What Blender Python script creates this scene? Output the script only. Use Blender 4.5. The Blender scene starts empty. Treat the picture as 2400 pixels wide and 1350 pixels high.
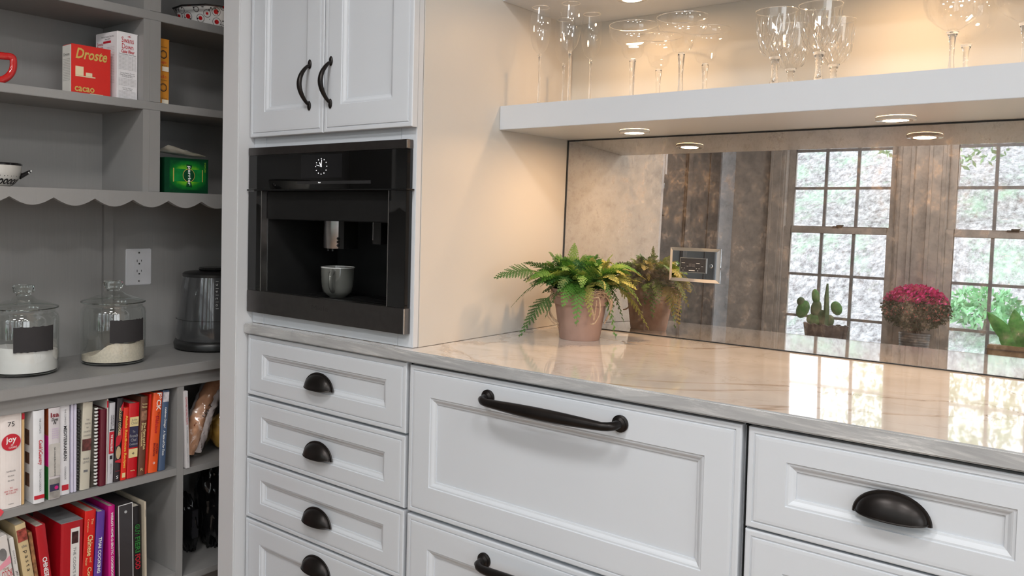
import bpy, bmesh, math, random
from mathutils import Vector, Matrix, noise
random.seed(7)
SC = bpy.context.scene
COL = SC.collection
PI = math.pi

# ------------------------------------------------------------------ camera
YAW, PIT, ROL = math.radians(40.4009), math.radians(2.2228), math.radians(1.2089)
CAM = Vector((1.2841, -1.435, 1.2307))
fw = Vector((-math.sin(YAW)*math.cos(PIT), math.cos(YAW)*math.cos(PIT), -math.sin(PIT)))
rt = Vector((math.cos(YAW), math.sin(YAW), 0)); up = rt.cross(fw)
rt2 = rt*math.cos(ROL) + up*math.sin(ROL); up2 = up*math.cos(ROL) - rt*math.sin(ROL)
cd = bpy.data.cameras.new('camera'); cam = bpy.data.objects.new('camera', cd); COL.objects.link(cam)
cam.matrix_world = Matrix(((rt2.x, up2.x, -fw.x, CAM.x), (rt2.y, up2.y, -fw.y, CAM.y), (rt2.z, up2.z, -fw.z, CAM.z), (0, 0, 0, 1)))
cd.sensor_width = 36; cd.lens = 36*1933.77/2400
cd.shift_x = (1200-1020.94)/2400; cd.shift_y = -(675-576.58)/2400
cd.clip_start = .02; cd.clip_end = 200
SC.camera = cam

# ------------------------------------------------------------------ world, exposure
W = bpy.data.worlds.new('world'); SC.world = W; W.use_nodes = True
wn = W.node_tree; wn.nodes.clear()
wo = wn.nodes.new('ShaderNodeOutputWorld'); wb = wn.nodes.new('ShaderNodeBackground')
wg = wn.nodes.new('ShaderNodeTexCoord'); ws = wn.nodes.new('ShaderNodeSeparateXYZ'); wr = wn.nodes.new('ShaderNodeValToRGB')
wn.links.new(wg.outputs['Generated'], ws.inputs[0]); wn.links.new(ws.outputs['Z'], wr.inputs[0])
wr.color_ramp.elements[0].position = 0.0; wr.color_ramp.elements[0].color = (.95, .97, 1, 1)
wr.color_ramp.elements[1].position = .8; wr.color_ramp.elements[1].color = (.78, .88, 1, 1)
wn.links.new(wr.outputs[0], wb.inputs[0]); wb.inputs[1].default_value = 4.1
wn.links.new(wb.outputs[0], wo.inputs[0])
SC.view_settings.view_transform = 'Standard'; SC.view_settings.look = 'None'
SC.view_settings.gamma = 1; SC.view_settings.use_curve_mapping = False
SC.view_settings.exposure = 0.25
cy = SC.cycles
cy.max_bounces = 9; cy.diffuse_bounces = 4; cy.glossy_bounces = 5; cy.transmission_bounces = 8; cy.transparent_max_bounces = 24
cy.caustics_reflective = False; cy.caustics_refractive = False
cy.sample_clamp_indirect = 12.0; cy.use_denoising = True

def area(name, loc, rot, sx, sy, power, col, portal=False):
    l = bpy.data.lights.new(name, 'AREA'); l.shape = 'RECTANGLE'; l.size = sx; l.size_y = sy
    l.energy = power; l.color = col
    o = bpy.data.objects.new(name, l); o.location = loc; o.rotation_euler = rot; COL.objects.link(o)
    l.cycles.is_portal = portal
    return o
# light portals in the real openings (they emit nothing, they only guide the sky light)
for k in range(5):
    area('window_portal', (-.244+.963*k, -3.19, 1.35), (PI/2, 0, 0), .62, 1.6, 1, (1, 1, 1), True).rotation_euler = (-PI/2, 0, 0)
area('door_portal', (4.24, -1.85, 1.15), (0, PI/2, 0), 2.2, 2.0, 1, (1, 1, 1), True)

# ------------------------------------------------------------------ materials
MATS = {}
class N:
    def __init__(s, name):
        s.m = bpy.data.materials.new(name); s.m.use_nodes = True; s.t = s.m.node_tree
        s.b = s.t.nodes['Principled BSDF']; s.out = s.t.nodes['Material Output']
    def n(s, typ, **kw):
        x = s.t.nodes.new('ShaderNode'+typ)
        for k, v in kw.items():
            if k in x.inputs: x.inputs[k].default_value = v
            else: setattr(x, k, v)
        return x
    def l(s, a, b): s.t.links.new(a, b)
    def coord(s, scale=(1, 1, 1), kind='Object'):
        c = s.n('TexCoord'); m = s.n('Mapping'); m.inputs['Scale'].default_value = scale
        s.l(c.outputs[kind], m.inputs[0]); return m.outputs[0]
    def noise(s, vec, scale, detail=4, rough=.5, dist=0):
        x = s.n('TexNoise'); x.inputs['Scale'].default_value = scale; x.inputs['Detail'].default_value = detail
        x.inputs['Roughness'].default_value = rough; x.inputs['Distortion'].default_value = dist
        s.l(vec, x.inputs['Vector']); return x.outputs['Fac']
    def ramp(s, fac, stops):
        r = s.n('ValToRGB'); e = r.color_ramp.elements
        while len(e) < len(stops): e.new(.5)
        for i, (p, c) in enumerate(stops):
            e[i].position = p; e[i].color = (*c, 1) if len(c) == 3 else c
        s.l(fac, r.inputs[0]); return r.outputs[0]
    def bump(s, fac, strength, dist=.001):
        b = s.n('Bump'); b.inputs['Strength'].default_value = strength; b.inputs['Distance'].default_value = dist
        s.l(fac, b.inputs['Height']); s.l(b.outputs[0], s.b.inputs['Normal'])
def srgb(r, g, b):
    f = lambda c: (c/255/12.92) if c/255 <= .04045 else ((c/255+.055)/1.055)**2.4
    return (f(r), f(g), f(b))
def plain(name, col, rough=.5, metal=0, spec=.5, var=.06, scale=30, coat=0, bump=0):
    if name in MATS: return MATS[name]
    n = N(name); v = n.coord(); f = n.noise(v, scale, 3)
    c2 = tuple(min(1, x*(1-var)) for x in col); c1 = tuple(min(1, x*(1+var)) for x in col)
    n.l(n.ramp(f, [(.3, c2), (.7, c1)]), n.b.inputs['Base Color'])
    n.b.inputs['Roughness'].default_value = rough; n.b.inputs['Metallic'].default_value = metal
    n.b.inputs['Specular IOR Level'].default_value = spec; n.b.inputs['Coat Weight'].default_value = coat
    if bump: n.bump(f, bump)
    MATS[name] = n.m; return n.m
def emit(name, col, s):
    if name in MATS: return MATS[name]
    n = N(name); n.b.inputs['Base Color'].default_value = (*col, 1)
    n.b.inputs['Emission Color'].default_value = (*col, 1); n.b.inputs['Emission Strength'].default_value = s
    MATS[name] = n.m; return n.m

SIDEP = plain('puck_warmed_side_panel', (.575, .548, .508), .42, var=.012, scale=4, spec=.4)  # cabinet white with the puck lights' warmth mixed into its colour
WHITE = plain('white_cabinet_paint', (.578, .607, .645), .38, var=.012, scale=4, spec=.4)
WINW = plain('dimmed_window_trim', (.30, .275, .25), .5, var=.02, scale=4)  # window wall colour darkened to carry its dim look in the mirror
MUNT = plain('backlit_muntin_shade', (.15, .15, .155), .5, var=.05)  # white muntins coloured grey to carry their backlit shade
CHARC = plain('charcoal_door_paint', (.045, .043, .042), .5, var=.1, scale=8)
TRIMW = plain('white_trim_paint', (.60, .61, .625), .45, var=.012, scale=4)
WALLW = plain('wall_paint', (.60, .59, .55), .7, var=.02, scale=3)
CEIL = plain('ceiling_paint', (.75, .74, .72), .8, var=.01, scale=3)
BLACKM = plain('oil_rubbed_bronze', (.018, .015, .014), .34, metal=.65, var=.35, scale=14)
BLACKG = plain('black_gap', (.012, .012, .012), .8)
PORC = plain('white_porcelain', (.72, .72, .70), .15, coat=.4, var=.02)
def mk_pantry():
    n = N('grey_painted_wood'); v = n.coord((60, 60, 4)); f = n.noise(v, 1, 5, .6)
    v2 = n.coord((1, 1, 1)); g = n.noise(v2, 3, 3)
    n.l(n.ramp(g, [(.3, (.250, .245, .239)), (.7, (.28, .275, .268))]), n.b.inputs['Base Color'])
    n.b.inputs['Roughness'].default_value = .42; n.bump(f, .45, .0014); return n.m
PANTRY = mk_pantry()
def mk_marble():
    n = N('quartzite_marble'); v = n.coord((1, 1.3, 1)); v.node.inputs['Rotation'].default_value = (0, 0, -.5)
    w = n.noise(v, 1.15, 7, .55, 1.1); w2 = n.noise(v, 2.3, 6, .6, 1.6); a = n.noise(v, 2.6, 6, .6, 1.2)
    base = n.ramp(a, [(.3, (.56, .53, .50)), (.5, (.64, .615, .59)), (.75, (.72, .70, .675))])
    vein = n.ramp(w, [(.482, (1, 1, 1)), (.4955, (.82, .73, .65)), (.499, (.44, .34, .27)), (.503, (.82, .73, .65)), (.515, (1, 1, 1))])
    vein2 = n.ramp(w2, [(.485, (1, 1, 1)), (.4985, (.84, .80, .76)), (.51, (1, 1, 1))])
    mv = n.n('MixRGB'); mv.blend_type = 'MULTIPLY'; mv.inputs[0].default_value = .8; n.l(vein, mv.inputs[1]); n.l(vein2, mv.inputs[2])
    mx = n.n('MixRGB'); mx.blend_type = 'MULTIPLY'; mx.inputs[0].default_value = .85
    n.l(base, mx.inputs[1]); n.l(mv.outputs[0], mx.inputs[2])
    # sawn front edge shows the greyer heart of the slab
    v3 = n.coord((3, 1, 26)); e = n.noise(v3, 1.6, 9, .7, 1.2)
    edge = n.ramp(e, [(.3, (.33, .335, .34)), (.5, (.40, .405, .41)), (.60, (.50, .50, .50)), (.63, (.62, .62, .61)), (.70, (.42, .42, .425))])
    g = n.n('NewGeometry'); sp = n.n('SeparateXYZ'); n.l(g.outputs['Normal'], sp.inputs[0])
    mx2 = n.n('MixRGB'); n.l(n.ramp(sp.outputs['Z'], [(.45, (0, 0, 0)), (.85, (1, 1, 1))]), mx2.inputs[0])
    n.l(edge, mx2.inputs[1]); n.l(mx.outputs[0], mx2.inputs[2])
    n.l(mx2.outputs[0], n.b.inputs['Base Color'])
    n.b.inputs['Roughness'].default_value = .07; n.b.inputs['Specular IOR Level'].default_value = .85
    n.b.inputs['Coat Weight'].default_value = .6; n.b.inputs['Coat Roughness'].default_value = .02
    return n.m
MARBLE = mk_marble()
def mk_mirror():
    n = N('antiqued_mirror_glass'); v = n.coord((1, 1, .75))
    a = n.noise(v, 34, 12, .82, .15); b = n.noise(v, 140, 8, .75, .1); c = n.noise(v, 3.4, 4, .65)
    d = n.n('BsdfDiffuse'); n.l(n.ramp(b, [(.3, (.14, .11, .085)), (.55, (.30, .25, .21)), (.75, (.58, .51, .45))]), d.inputs[0])
    gl = n.n('BsdfGlossy'); gl.inputs['Roughness'].default_value = .008
    n.l(n.ramp(a, [(.35, (.56, .53, .505)), (.55, (.80, .785, .77))]), gl.inputs['Color'])
    mixf = n.n('Math', operation='MULTIPLY_ADD')
    n.l(n.ramp(a, [(.40, (.04, .04, .04)), (.52, (.11, .11, .11)), (.60, (.34, .34, .34)), (.72, (.62, .62, .62))]), mixf.inputs[0])
    n.l(n.ramp(c, [(.38, (.60, .60, .60)), (.62, (1.05, 1.05, 1.05))]), mixf.inputs[1]); mixf.inputs[2].default_value = .022
    sp = n.n('MixShader'); n.l(mixf.outputs[0], sp.inputs[0]); n.l(gl.outputs[0], sp.inputs[1]); n.l(d.outputs[0], sp.inputs[2])
    n.l(sp.outputs[0], n.out.inputs[0]); return n.m
MIRROR = mk_mirror()
def mk_thin(name, tint, edge=.9, rough=.0, base=.04):
    "thin clear glass: lets light straight through, reflects more at grazing angles"
    n = N(name); t = n.n('BsdfTransparent'); t.inputs[0].default_value = (*tint, 1)
    g = n.n('BsdfGlossy'); g.inputs['Roughness'].default_value = rough; g.inputs['Color'].default_value = (1, 1, 1, 1)
    lw = n.n('LayerWeight'); lw.inputs['Blend'].default_value = .35
    m = n.n('Math', operation='MULTIPLY_ADD'); n.l(lw.outputs['Facing'], m.inputs[0])
    p = n.n('Math', operation='POWER'); n.l(lw.outputs['Facing'], p.inputs[0]); p.inputs[1].default_value = 3
    n.l(p.outputs[0], m.inputs[0]); m.inputs[1].default_value = edge; m.inputs[2].default_value = base
    mx = n.n('MixShader'); n.l(m.outputs[0], mx.inputs[0]); n.l(t.outputs[0], mx.inputs[1]); n.l(g.outputs[0], mx.inputs[2])
    n.l(mx.outputs[0], n.out.inputs[0]); return n.m
PANE = mk_thin('window_pane_glass', (.97, .98, .975), .3)
BOWLG = mk_thin('thin_stemware_glass', (.992, .99, .985), .75, base=.06)
JARG = mk_thin('jar_glass', (.935, .95, .94), .8, base=.10)
PLASTIC = mk_thin('clear_plastic_film', (.96, .95, .94), .25, .12, base=.06)
def mk_glass(name, col=(1, 1, 1), rough=0.0, bump=False):
    n = N(name); n.b.inputs['Base Color'].default_value = (*col, 1); n.b.inputs['Transmission Weight'].default_value = 1
    n.b.inputs['Roughness'].default_value = rough; n.b.inputs['IOR'].default_value = 1.45
    if bump:
        v = n.coord(); x = n.n('TexVoronoi'); x.inputs['Scale'].default_value = 90; n.l(v, x.inputs['Vector']); n.bump(x.outputs['Distance'], .6, .002)
    return n.m
STEMG = mk_glass('solid_stem_glass')
RIMG = mk_thin('polished_glass_rim', (.95, .94, .92), .9, .05, base=.38)
CUTG = mk_glass('cut_crystal_glass', bump=True)
JARSOLID = mk_glass('thick_jar_glass', (.9, .96, .93))
STEEL = plain('brushed_steel', (.45, .43, .42), .3, metal=1, var=.08, scale=60)
DSTEEL = plain('dark_clean_steel', (.125, .118, .115), .36, metal=1, var=.06, scale=60)
CHROME = plain('chrome', (.8, .8, .8), .08, metal=1, var=.02)
BGLASS = plain('black_glass', (.004, .004, .004), .03, spec=.55, var=0)
BPLAST = plain('black_plastic', (.012, .012, .012), .35, var=.1)
SATINB = plain('satin_black_panel', (.008, .008, .008), .6, spec=.2, var=.1)
TERRA = plain('terracotta', (.33, .215, .175), .85, var=.12, scale=18, bump=.15)
TWINE = plain('jute_twine', (.42, .30, .20), .9, var=.25, scale=200)
SOIL = plain('potting_soil', (.03, .02, .013), .95, var=.5, scale=80)
FLOORM = plain('oak_floor', (.30, .20, .13), .4, var=.15, scale=6)

# ------------------------------------------------------------------ mesh helpers
class MB:
    def __init__(s): s.v = []; s.f = []
    def add(s, v, f):
        o = len(s.v); s.v += [tuple(p) for p in v]; s.f += [tuple(i+o for i in q) for q in f]; return s
    def box(s, x0, x1, y0, y1, z0, z1):
        return s.add([(x0, y0, z0), (x1, y0, z0), (x1, y1, z0), (x0, y1, z0), (x0, y0, z1), (x1, y0, z1), (x1, y1, z1), (x0, y1, z1)],
                     [(0, 3, 2, 1), (4, 5, 6, 7), (0, 1, 5, 4), (1, 2, 6, 5), (2, 3, 7, 6), (3, 0, 4, 7)])
    def lathe(s, prof, c=(0, 0, 0), seg=40, close=False, sx=1, sy=1):
        v = []; f = []; n = len(prof)
        for r, z in prof:
            for k in range(seg):
                a = 2*PI*k/seg; v.append((c[0]+r*sx*math.cos(a), c[1]+r*sy*math.sin(a), c[2]+z))
        for i in range(n-1):
            for k in range(seg):
                k2 = (k+1) % seg; f.append((i*seg+k, i*seg+k2, (i+1)*seg+k2, (i+1)*seg+k))
        if prof[0][0] > 1e-6 and close: f.append(tuple(range(seg))[::-1])
        if prof[-1][0] > 1e-6 and close: f.append(tuple((n-1)*seg+k for k in range(seg)))
        return s.add(v, f)
    def tube(s, pts, rad, seg=8, flat=None, cap=True):
        pts = [Vector(p) for p in pts]; n = len(pts)
        if not hasattr(rad, '__len__'): rad = [rad]*n
        v = []; f = []; prev = None
        for i, p in enumerate(pts):
            t = (pts[min(i+1, n-1)]-pts[max(i-1, 0)]).normalized()
            if prev is None:
                a = Vector((0, 0, 1)) if abs(t.z) < .9 else Vector((1, 0, 0)); u = t.cross(a).normalized()
            else:
                u = (prev-t*prev.dot(t)).normalized()
            w = t.cross(u); prev = u
            for k in range(seg):
                a = 2*PI*k/seg; rr = rad[i]
                q = p+u*math.cos(a)*rr+w*math.sin(a)*rr*(flat or 1); v.append(tuple(q))
        for i in range(n-1):
            for k in range(seg):
                k2 = (k+1) % seg; f.append((i*seg+k, i*seg+k2, (i+1)*seg+k2, (i+1)*seg+k))
        if cap: f.append(tuple(range(seg))[::-1]); f.append(tuple((n-1)*seg+k for k in range(seg)))
        return s.add(v, f)
    def ellips(s, c, r, seg=16, rings=10, rot=None):
        v = []; f = []; c = Vector(c)
        for i in range(rings+1):
            th = PI*i/rings
            for k in range(seg):
                a = 2*PI*k/seg; p = Vector((r[0]*math.sin(th)*math.cos(a), r[1]*math.sin(th)*math.sin(a), r[2]*math.cos(th)))
                if rot: p = rot @ p
                v.append(tuple(c+p))
        for i in range(rings):
            for k in range(seg):
                k2 = (k+1) % seg; f.append((i*seg+k, (i+1)*seg+k, (i+1)*seg+k2, i*seg+k2))
        return s.add(v, f)
    def mesh(s, name, mat, smooth=False, bevel=0):
        me = bpy.data.meshes.new(name); me.from_pydata(s.v, [], s.f); me.update()
        bm = bmesh.new(); bm.from_mesh(me); bmesh.ops.remove_doubles(bm, verts=bm.verts, dist=1e-6)
        if bevel:
            es = [e for e in bm.edges if len(e.link_faces) == 2 and e.calc_face_angle(0) > .6]
            bmesh.ops.bevel(bm, geom=es, offset=bevel, segments=2, affect='EDGES', clamp_overlap=True)
        bmesh.ops.recalc_face_normals(bm, faces=bm.faces); bm.to_mesh(me); bm.free()
        if smooth:
            for p in me.polygons: p.use_smooth = True
            try: me.set_sharp_from_angle(angle=math.radians(38))
            except Exception: pass
        if mat: me.materials.append(mat)
        return me
    def build(s, name, mat, parent=None, smooth=False, bevel=0, at=None):
        me = s.mesh(name, mat, smooth, bevel); return link(name, me, parent, at)
def link(name, me, parent=None, at=None):
    o = bpy.data.objects.new(name, me); COL.objects.link(o)
    if parent: o.parent = parent
    if at: o.location = at
    return o
def thing(name, loc, label, cat, group=None, rz=0):
    o = bpy.data.objects.new(name, None); COL.objects.link(o); o.location = loc; o.rotation_euler = (0, 0, rz)
    o.empty_display_size = .05
    return tag(o, label, cat, group)
def tag(o, label=None, cat=None, group=None, kind=None):
    if label: o['label'] = label
    if cat: o['category'] = cat
    if group: o['group'] = group
    if kind: o['kind'] = kind
    return o
def struct(o): o['kind'] = 'structure'; return o
def bx(name, mat, dims, parent=None, bevel=0): return MB().box(*dims).build(name, mat, parent, bevel=bevel)
def copy_tree(o, parent=None):
    c = o.copy(); COL.objects.link(c)
    if parent: c.parent = parent
    for ch in [x for x in bpy.data.objects if x.parent == o]: copy_tree(ch, c)
    return c

# flat lettering: s printed at origin o, running along xd, with the letters' tops towards yd
def text_mesh(s, w, h, o, xd, yd, fit=True, bold=0, lift=.0003):
    sl = 0                                                     # a leading '/' = slanted heavy letters, '*' = heavy letters
    if s[0] in '/*': sl = .28 if s[0] == '/' else 0; bold = .022; s = s[1:]
    cu = bpy.data.curves.new('t', 'FONT'); cu.body = s; cu.size = 1; cu.resolution_u = 2; cu.offset = bold; cu.shear = sl
    cu.align_x = 'CENTER'
    ob = bpy.data.objects.new('t', cu); COL.objects.link(ob)
    dg = bpy.context.evaluated_depsgraph_get(); dg.update()
    me = bpy.data.meshes.new_from_object(ob.evaluated_get(dg))
    xs = [v.co.x for v in me.vertices]; ys = [v.co.y for v in me.vertices]
    o = Vector(o); xd = Vector(xd); yd = Vector(yd); n = xd.cross(yd)*lift
    V = []; F = []
    if xs:
        x0, x1, y0, y1 = min(xs), max(xs), min(ys), max(ys); sx = w/max(x1-x0, 1e-3); sy = h/max(y1-y0, 1e-3)
        V = [tuple(o+n+xd*((v.co.x-(x0+x1)/2)*sx)+yd*((v.co.y-(y0+y1)/2)*sy)) for v in me.vertices]
        F = [tuple(p.vertices) for p in me.polygons]
    bpy.data.objects.remove(ob); bpy.data.curves.remove(cu); bpy.data.meshes.remove(me)
    return V, F
def lettering(items, mat, parent, xd, yd, name='lettering', lift=.0003):
    "items: (string, width, height, origin)"
    m = MB()
    for s, w, h, o in items: m.add(*text_mesh(s, w, h, o, xd, yd, lift=lift))
    me = bpy.data.meshes.new(name); me.from_pydata(m.v, [], m.f); me.materials.append(mat); me.update()
    return tag(link(name, me, parent), kind='stuff')
def ink(name, col, rough=.5): return plain('print_'+name, col, rough, var=0)
INK = {k: ink(k, srgb(*c)) for k, c in dict(black=(38, 36, 38), grey=(110, 110, 112), red=(190, 30, 48), cream=(225, 205, 150), white=(240, 240, 238), yellow=(240, 190, 80), green=(40, 120, 50), lgreen=(150, 210, 60), lilac=(196, 170, 205), navy=(50, 48, 75), gold=(200, 170, 90), orange=(238, 90, 40), magenta=(200, 20, 120), tan=(214, 196, 150), brown=(88, 52, 38), pink=(225, 150, 165), mid=(150, 150, 150), dkred=(120, 14, 34), silver=(175, 175, 175), rust=(150, 70, 35)).items()}

# ================================================================== ROOM
X0, X1, Y0, Y1, H = -1.24, 4.25, -3.15, .675, 2.62
struct(bx('floor', FLOORM, (X0-.1, X1+.2, Y0-.25, Y1+.1, -.06, 0)))
struct(bx('ceiling', CEIL, (X0-.1, X1+.2, Y0-.25, Y1+.1, H, H+.08)))
struct(bx('wall_back', WALLW, (X0-.1, X1+.2, Y1, Y1+.1, 0, H)))
struct(bx('wall_left', PANTRY, (X0-.1, X0, Y0-.25, Y1, 0, H)))
# window wall: glass .594 wide, pitch .963
WX = [(-.541+.963*k, .053+.963*k) for k in range(5)]
ZB, ZT = .575, 2.225
m = MB(); prev = X0
for a, b in WX:
    m.box(prev, a-.06, Y0-.12, Y0, 0, H); m.box(a-.06, b+.06, Y0-.12, Y0, 0, ZB-.06); m.box(a-.06, b+.06, Y0-.12, Y0, ZT+.06, H); prev = b+.06
m.box(prev, X1, Y0-.12, Y0, 0, H)
struct(m.build('wall_front', WINW))
m = MB(); m.box(X1, X1+.12, Y0-.12, -2.85, 0, H); m.box(X1, X1+.12, -.85, Y1, 0, H); m.box(X1, X1+.12, -2.85, -.85, 2.25, H)
struct(m.build('wall_right', WALLW))

def window(k, a, b):
    w = bpy.data.objects.new('window_%d' % (k+1), None); COL.objects.link(w); struct(w)
    f = MB(); Y = Y0
    f.box(a-.075, a-.055, Y-.0, Y+.012, ZB-.06, ZT+.1)            # casing with stepped profile
    f.box(a-.125, a-.075, Y, Y+.022, ZB-.06, ZT+.1); f.box(a-.145, a-.125, Y, Y+.032, ZB-.06, ZT+.12)
    f.box(b+.055, b+.075, Y-.0, Y+.012, ZB-.06, ZT+.1)
    f.box(b+.075, b+.125, Y, Y+.022, ZB-.06, ZT+.1); f.box(b+.125, b+.145, Y, Y+.032, ZB-.06, ZT+.12)
    f.box(a-.145, b+.145, Y, Y+.03, ZT+.06, ZT+.15)
    f.box(a-.06, a-.045, Y-.12, Y, ZB-.06, ZT+.06); f.box(b+.045, b+.06, Y-.12, Y, ZB-.06, ZT+.06)
    f.box(a-.06, b+.06, Y-.12, Y, ZT+.045, ZT+.06); f.box(a-.06, b+.06, Y-.12, Y, ZB-.06, ZB-.045)
    f.build('window_frame', WINW, w, bevel=.002)
    bx('window_sill', WINW, (a-.16, b+.16, Y, Y+.05, ZB-.09, ZB-.06), w, .003)
    mid0, mid1 = 1.40, 1.45
    for nm, z0, z1, yy, rows in (('upper_sash', mid1, ZT, Y-.075, 3), ('lower_sash', ZB, mid0, Y-.04, 3)):
        s = MB()
        s.box(a-.045, a, yy-.015, yy+.015, z0-.045, z1+.045); s.box(b, b+.045, yy-.015, yy+.015, z0-.045, z1+.045)
        s.box(a, b, yy-.015, yy+.015, z0-.045, z0); s.box(a, b, yy-.015, yy+.015, z1, z1+.045)
        so = s.build(nm, WINW, w, bevel=.002)
        mu = MB(); dx = (b-a)/3; dz = .258 if z0 > 1.4 else .282
        zs = [z0+dz*i for i in range(1, rows)] if z0 > 1.4 else [z1-dz*i for i in range(1, rows)]
        for i in (1, 2): mu.box(a+dx*i-.009, a+dx*i+.009, yy-.01, yy+.01, z0, z1)
        for z in zs: mu.box(a, b, yy-.0095, yy+.0095, z-.009, z+.009)
        mu.build('muntins', MUNT, so)
        xs = [a, a+dx, a+2*dx, b]; zz = sorted([z0, z1]+zs)
        pm = None
        for i in range(3):
            for j in range(len(zz)-1):
                bx('pane', PANE, (xs[i]+.0092, xs[i+1]-.0092, yy-.0015, yy+.0015, zz[j]+.0092, zz[j+1]-.0092), so)
    l = MB(); l.box((a+b)/2-.03, (a+b)/2+.03, Y-.045, Y-.02, mid0+.04, mid0+.05); l.box((a+b)/2-.01, (a+b)/2+.035, Y-.04, Y-.03, mid0+.05, mid0+.058)
    l.build('sash_lock', BLACKM, w)
for k, (a, b) in enumerate(WX): window(k, a, b)
# pilasters between windows have a flat board
for k in range(4):
    struct(bx('trim_%d' % (k+1), WINW, (WX[k][1]+.15, WX[k+1][0]-.15, Y0, Y0+.008, ZB-.06, ZT+.12)))
struct(bx('window_bench', WINW, (X0+.02, 3.2, Y0+.001, Y0+.33, .61, .64)))
# glazed doors in the right wall
dr = bpy.data.objects.new('door_1', None); COL.objects.link(dr); struct(dr)
m = MB(); ys = [-2.85, -1.85, -.85]
for y in ys: m.box(X1+.02, X1+.09, y-.04, y+.04, 0, 2.25)
m.box(X1+.02, X1+.09, -2.85, -.85, 2.2, 2.25); m.box(X1+.02, X1+.09, -2.85, -.85, 0, .12)
m.build('door_frame', TRIMW, dr)
for i in range(2): bx('pane', PANE, (X1+.05, X1+.054, ys[i]+.04, ys[i+1]-.04, .12, 2.2), dr)
# dark door beside the pantry, seen only in the mirror
dd = bpy.data.objects.new('door_2', None); COL.objects.link(dd); struct(dd)
bx('door_panel', CHARC, (X0+.001, -.95, -2.9, -1.75, 0, 2.5), dd)
m = MB(); m.box(-.95, -.935, -2.40, -2.335, 0, 2.5); m.box(-.95, -.943, -2.72, -2.71, 0, 2.5); m.box(-.95, -.943, -2.335, -2.325, 0, 2.5)
m.build('door_moulding', plain('charcoal_moulding', (.07, .06, .055), .45, var=.1), dd)
struct(bx('trim_5', plain('pale_grey_paint', (.30, .33, .36), .5, var=.02), (X0+.001, -.94, -3.149, -2.9, 0, 2.5)))
# partition end between pantry and tall cabinet
struct(bx('trim_6', TRIMW, (-.687, -.612, -.055, Y1-.001, 0, H-.001), bevel=.003))
struct(MB().box(-.70, -.688, -.052, .3, 0, .12).build('baseboard_left', TRIMW))

# ------------------------------------------------------------------ outside
def mk_hill():
    n = N('leaf_litter_hillside'); v = n.coord((1, .32, .8)); a = n.noise(v, 15, 12, .85); b = n.noise(v, .9, 10, .8); c = n.noise(v, 16, 6, .7)
    lit = n.ramp(a, [(.40, (.13, .12, .12)), (.47, (.32, .305, .31)), (.54, (.44, .43, .43)), (.62, (.80, .80, .79))])
    gr = n.ramp(c, [(.3, (.22, .42, .27)), (.7, (.56, .74, .55))])
    mx = n.n('MixRGB'); n.l(n.ramp(b, [(.52, (0, 0, 0)), (.62, (.7, .7, .7))]), mx.inputs[0]); n.l(lit, mx.inputs[1]); n.l(gr, mx.inputs[2])
    n.l(mx.outputs[0], n.b.inputs['Base Color']); n.b.inputs['Roughness'].default_value = 1; n.b.inputs['Specular IOR Level'].default_value = .1
    return n.m
HILL = mk_hill()
v = []; f = []; nx, ny = 60, 40
for j in range(ny):
    for i in range(nx):
        x = -9+22*i/(nx-1); y = -3.45-12*(j/(ny-1))**1.2
        z = -.25+max(0, (-y-4.0))*.37+.35*noise.noise(Vector((x*.5, y*.5, 0)))+.12*noise.noise(Vector((x*2, y*2, 5)))
        v.append((x, y, z))
for j in range(ny-1):
    for i in range(nx-1): q = j*nx+i; f.append((q, q+1, q+nx+1, q+nx))
hm = MB().add(v, f).build('hillside', HILL, smooth=True); struct(hm)
struct(MB().box(X1+.5, 16, -12, 8, -.3, -.2).build('patio_ground', plain('pale_paving', (.5, .49, .47), .9)))
def leafcloud(c, r, n, size, seed):
    rd = random.Random(seed); m = MB()
    for _ in range(n):
        while 1:
            p = Vector((rd.uniform(-1, 1), rd.uniform(-1, 1), rd.uniform(-1, 1)))
            if .25 < p.length < 1: break
        q = Vector(c)+Vector((p.x*r[0], p.y*r[1], p.z*r[2]))
        u = Vector((rd.gauss(0, 1), rd.gauss(0, 1), rd.gauss(0, 1))).normalized(); w = u.orthogonal().normalized()
        s = size*rd.uniform(.6, 1.3)
        m.add([q-u*s, q+w*s*.5, q+u*s, q-w*s*.5], [(0, 1, 2, 3)])
    return m
TREEL = plain('tree_leaves', (.30, .42, .24), .8, var=.5, scale=3)
BARK = plain('tree_bark', (.20, .17, .15), .95, var=.3)
tl = ['slim tree with sparse pale crown on the hill, leftmost through the windows', 'leafy tree on the hill behind the first and second windows', 'broad leafy tree on the hill behind the third window', 'leafy tree farthest to the right on the hill outside']
for i, (tx, ty, r) in enumerate([(-4.1, -9.6, 1.45), (-.75, -10.2, 1.5), (2.6, -9.8, 1.5), (6.0, -9.6, 1.5)]):
    t = thing('tree', (tx, ty, 1.75), tl[i], 'tree', 'trees on the hillside outside')
    MB().tube([(0, 0, -.4), (.1, 0, 1.0), (-.05, .1, 2.0), (.1, 0, 3.0)], [.12, .09, .06, .03], 8).build('trunk', BARK, t, smooth=True)
    tag(leafcloud((0, 0, 2.5), (r, r, 1.6), 3600, .052, i).build('crown', TREEL, t), kind='stuff')
SHR = plain('shrub_leaves', (.30, .58, .32), .7, var=.5, scale=6)
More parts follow.
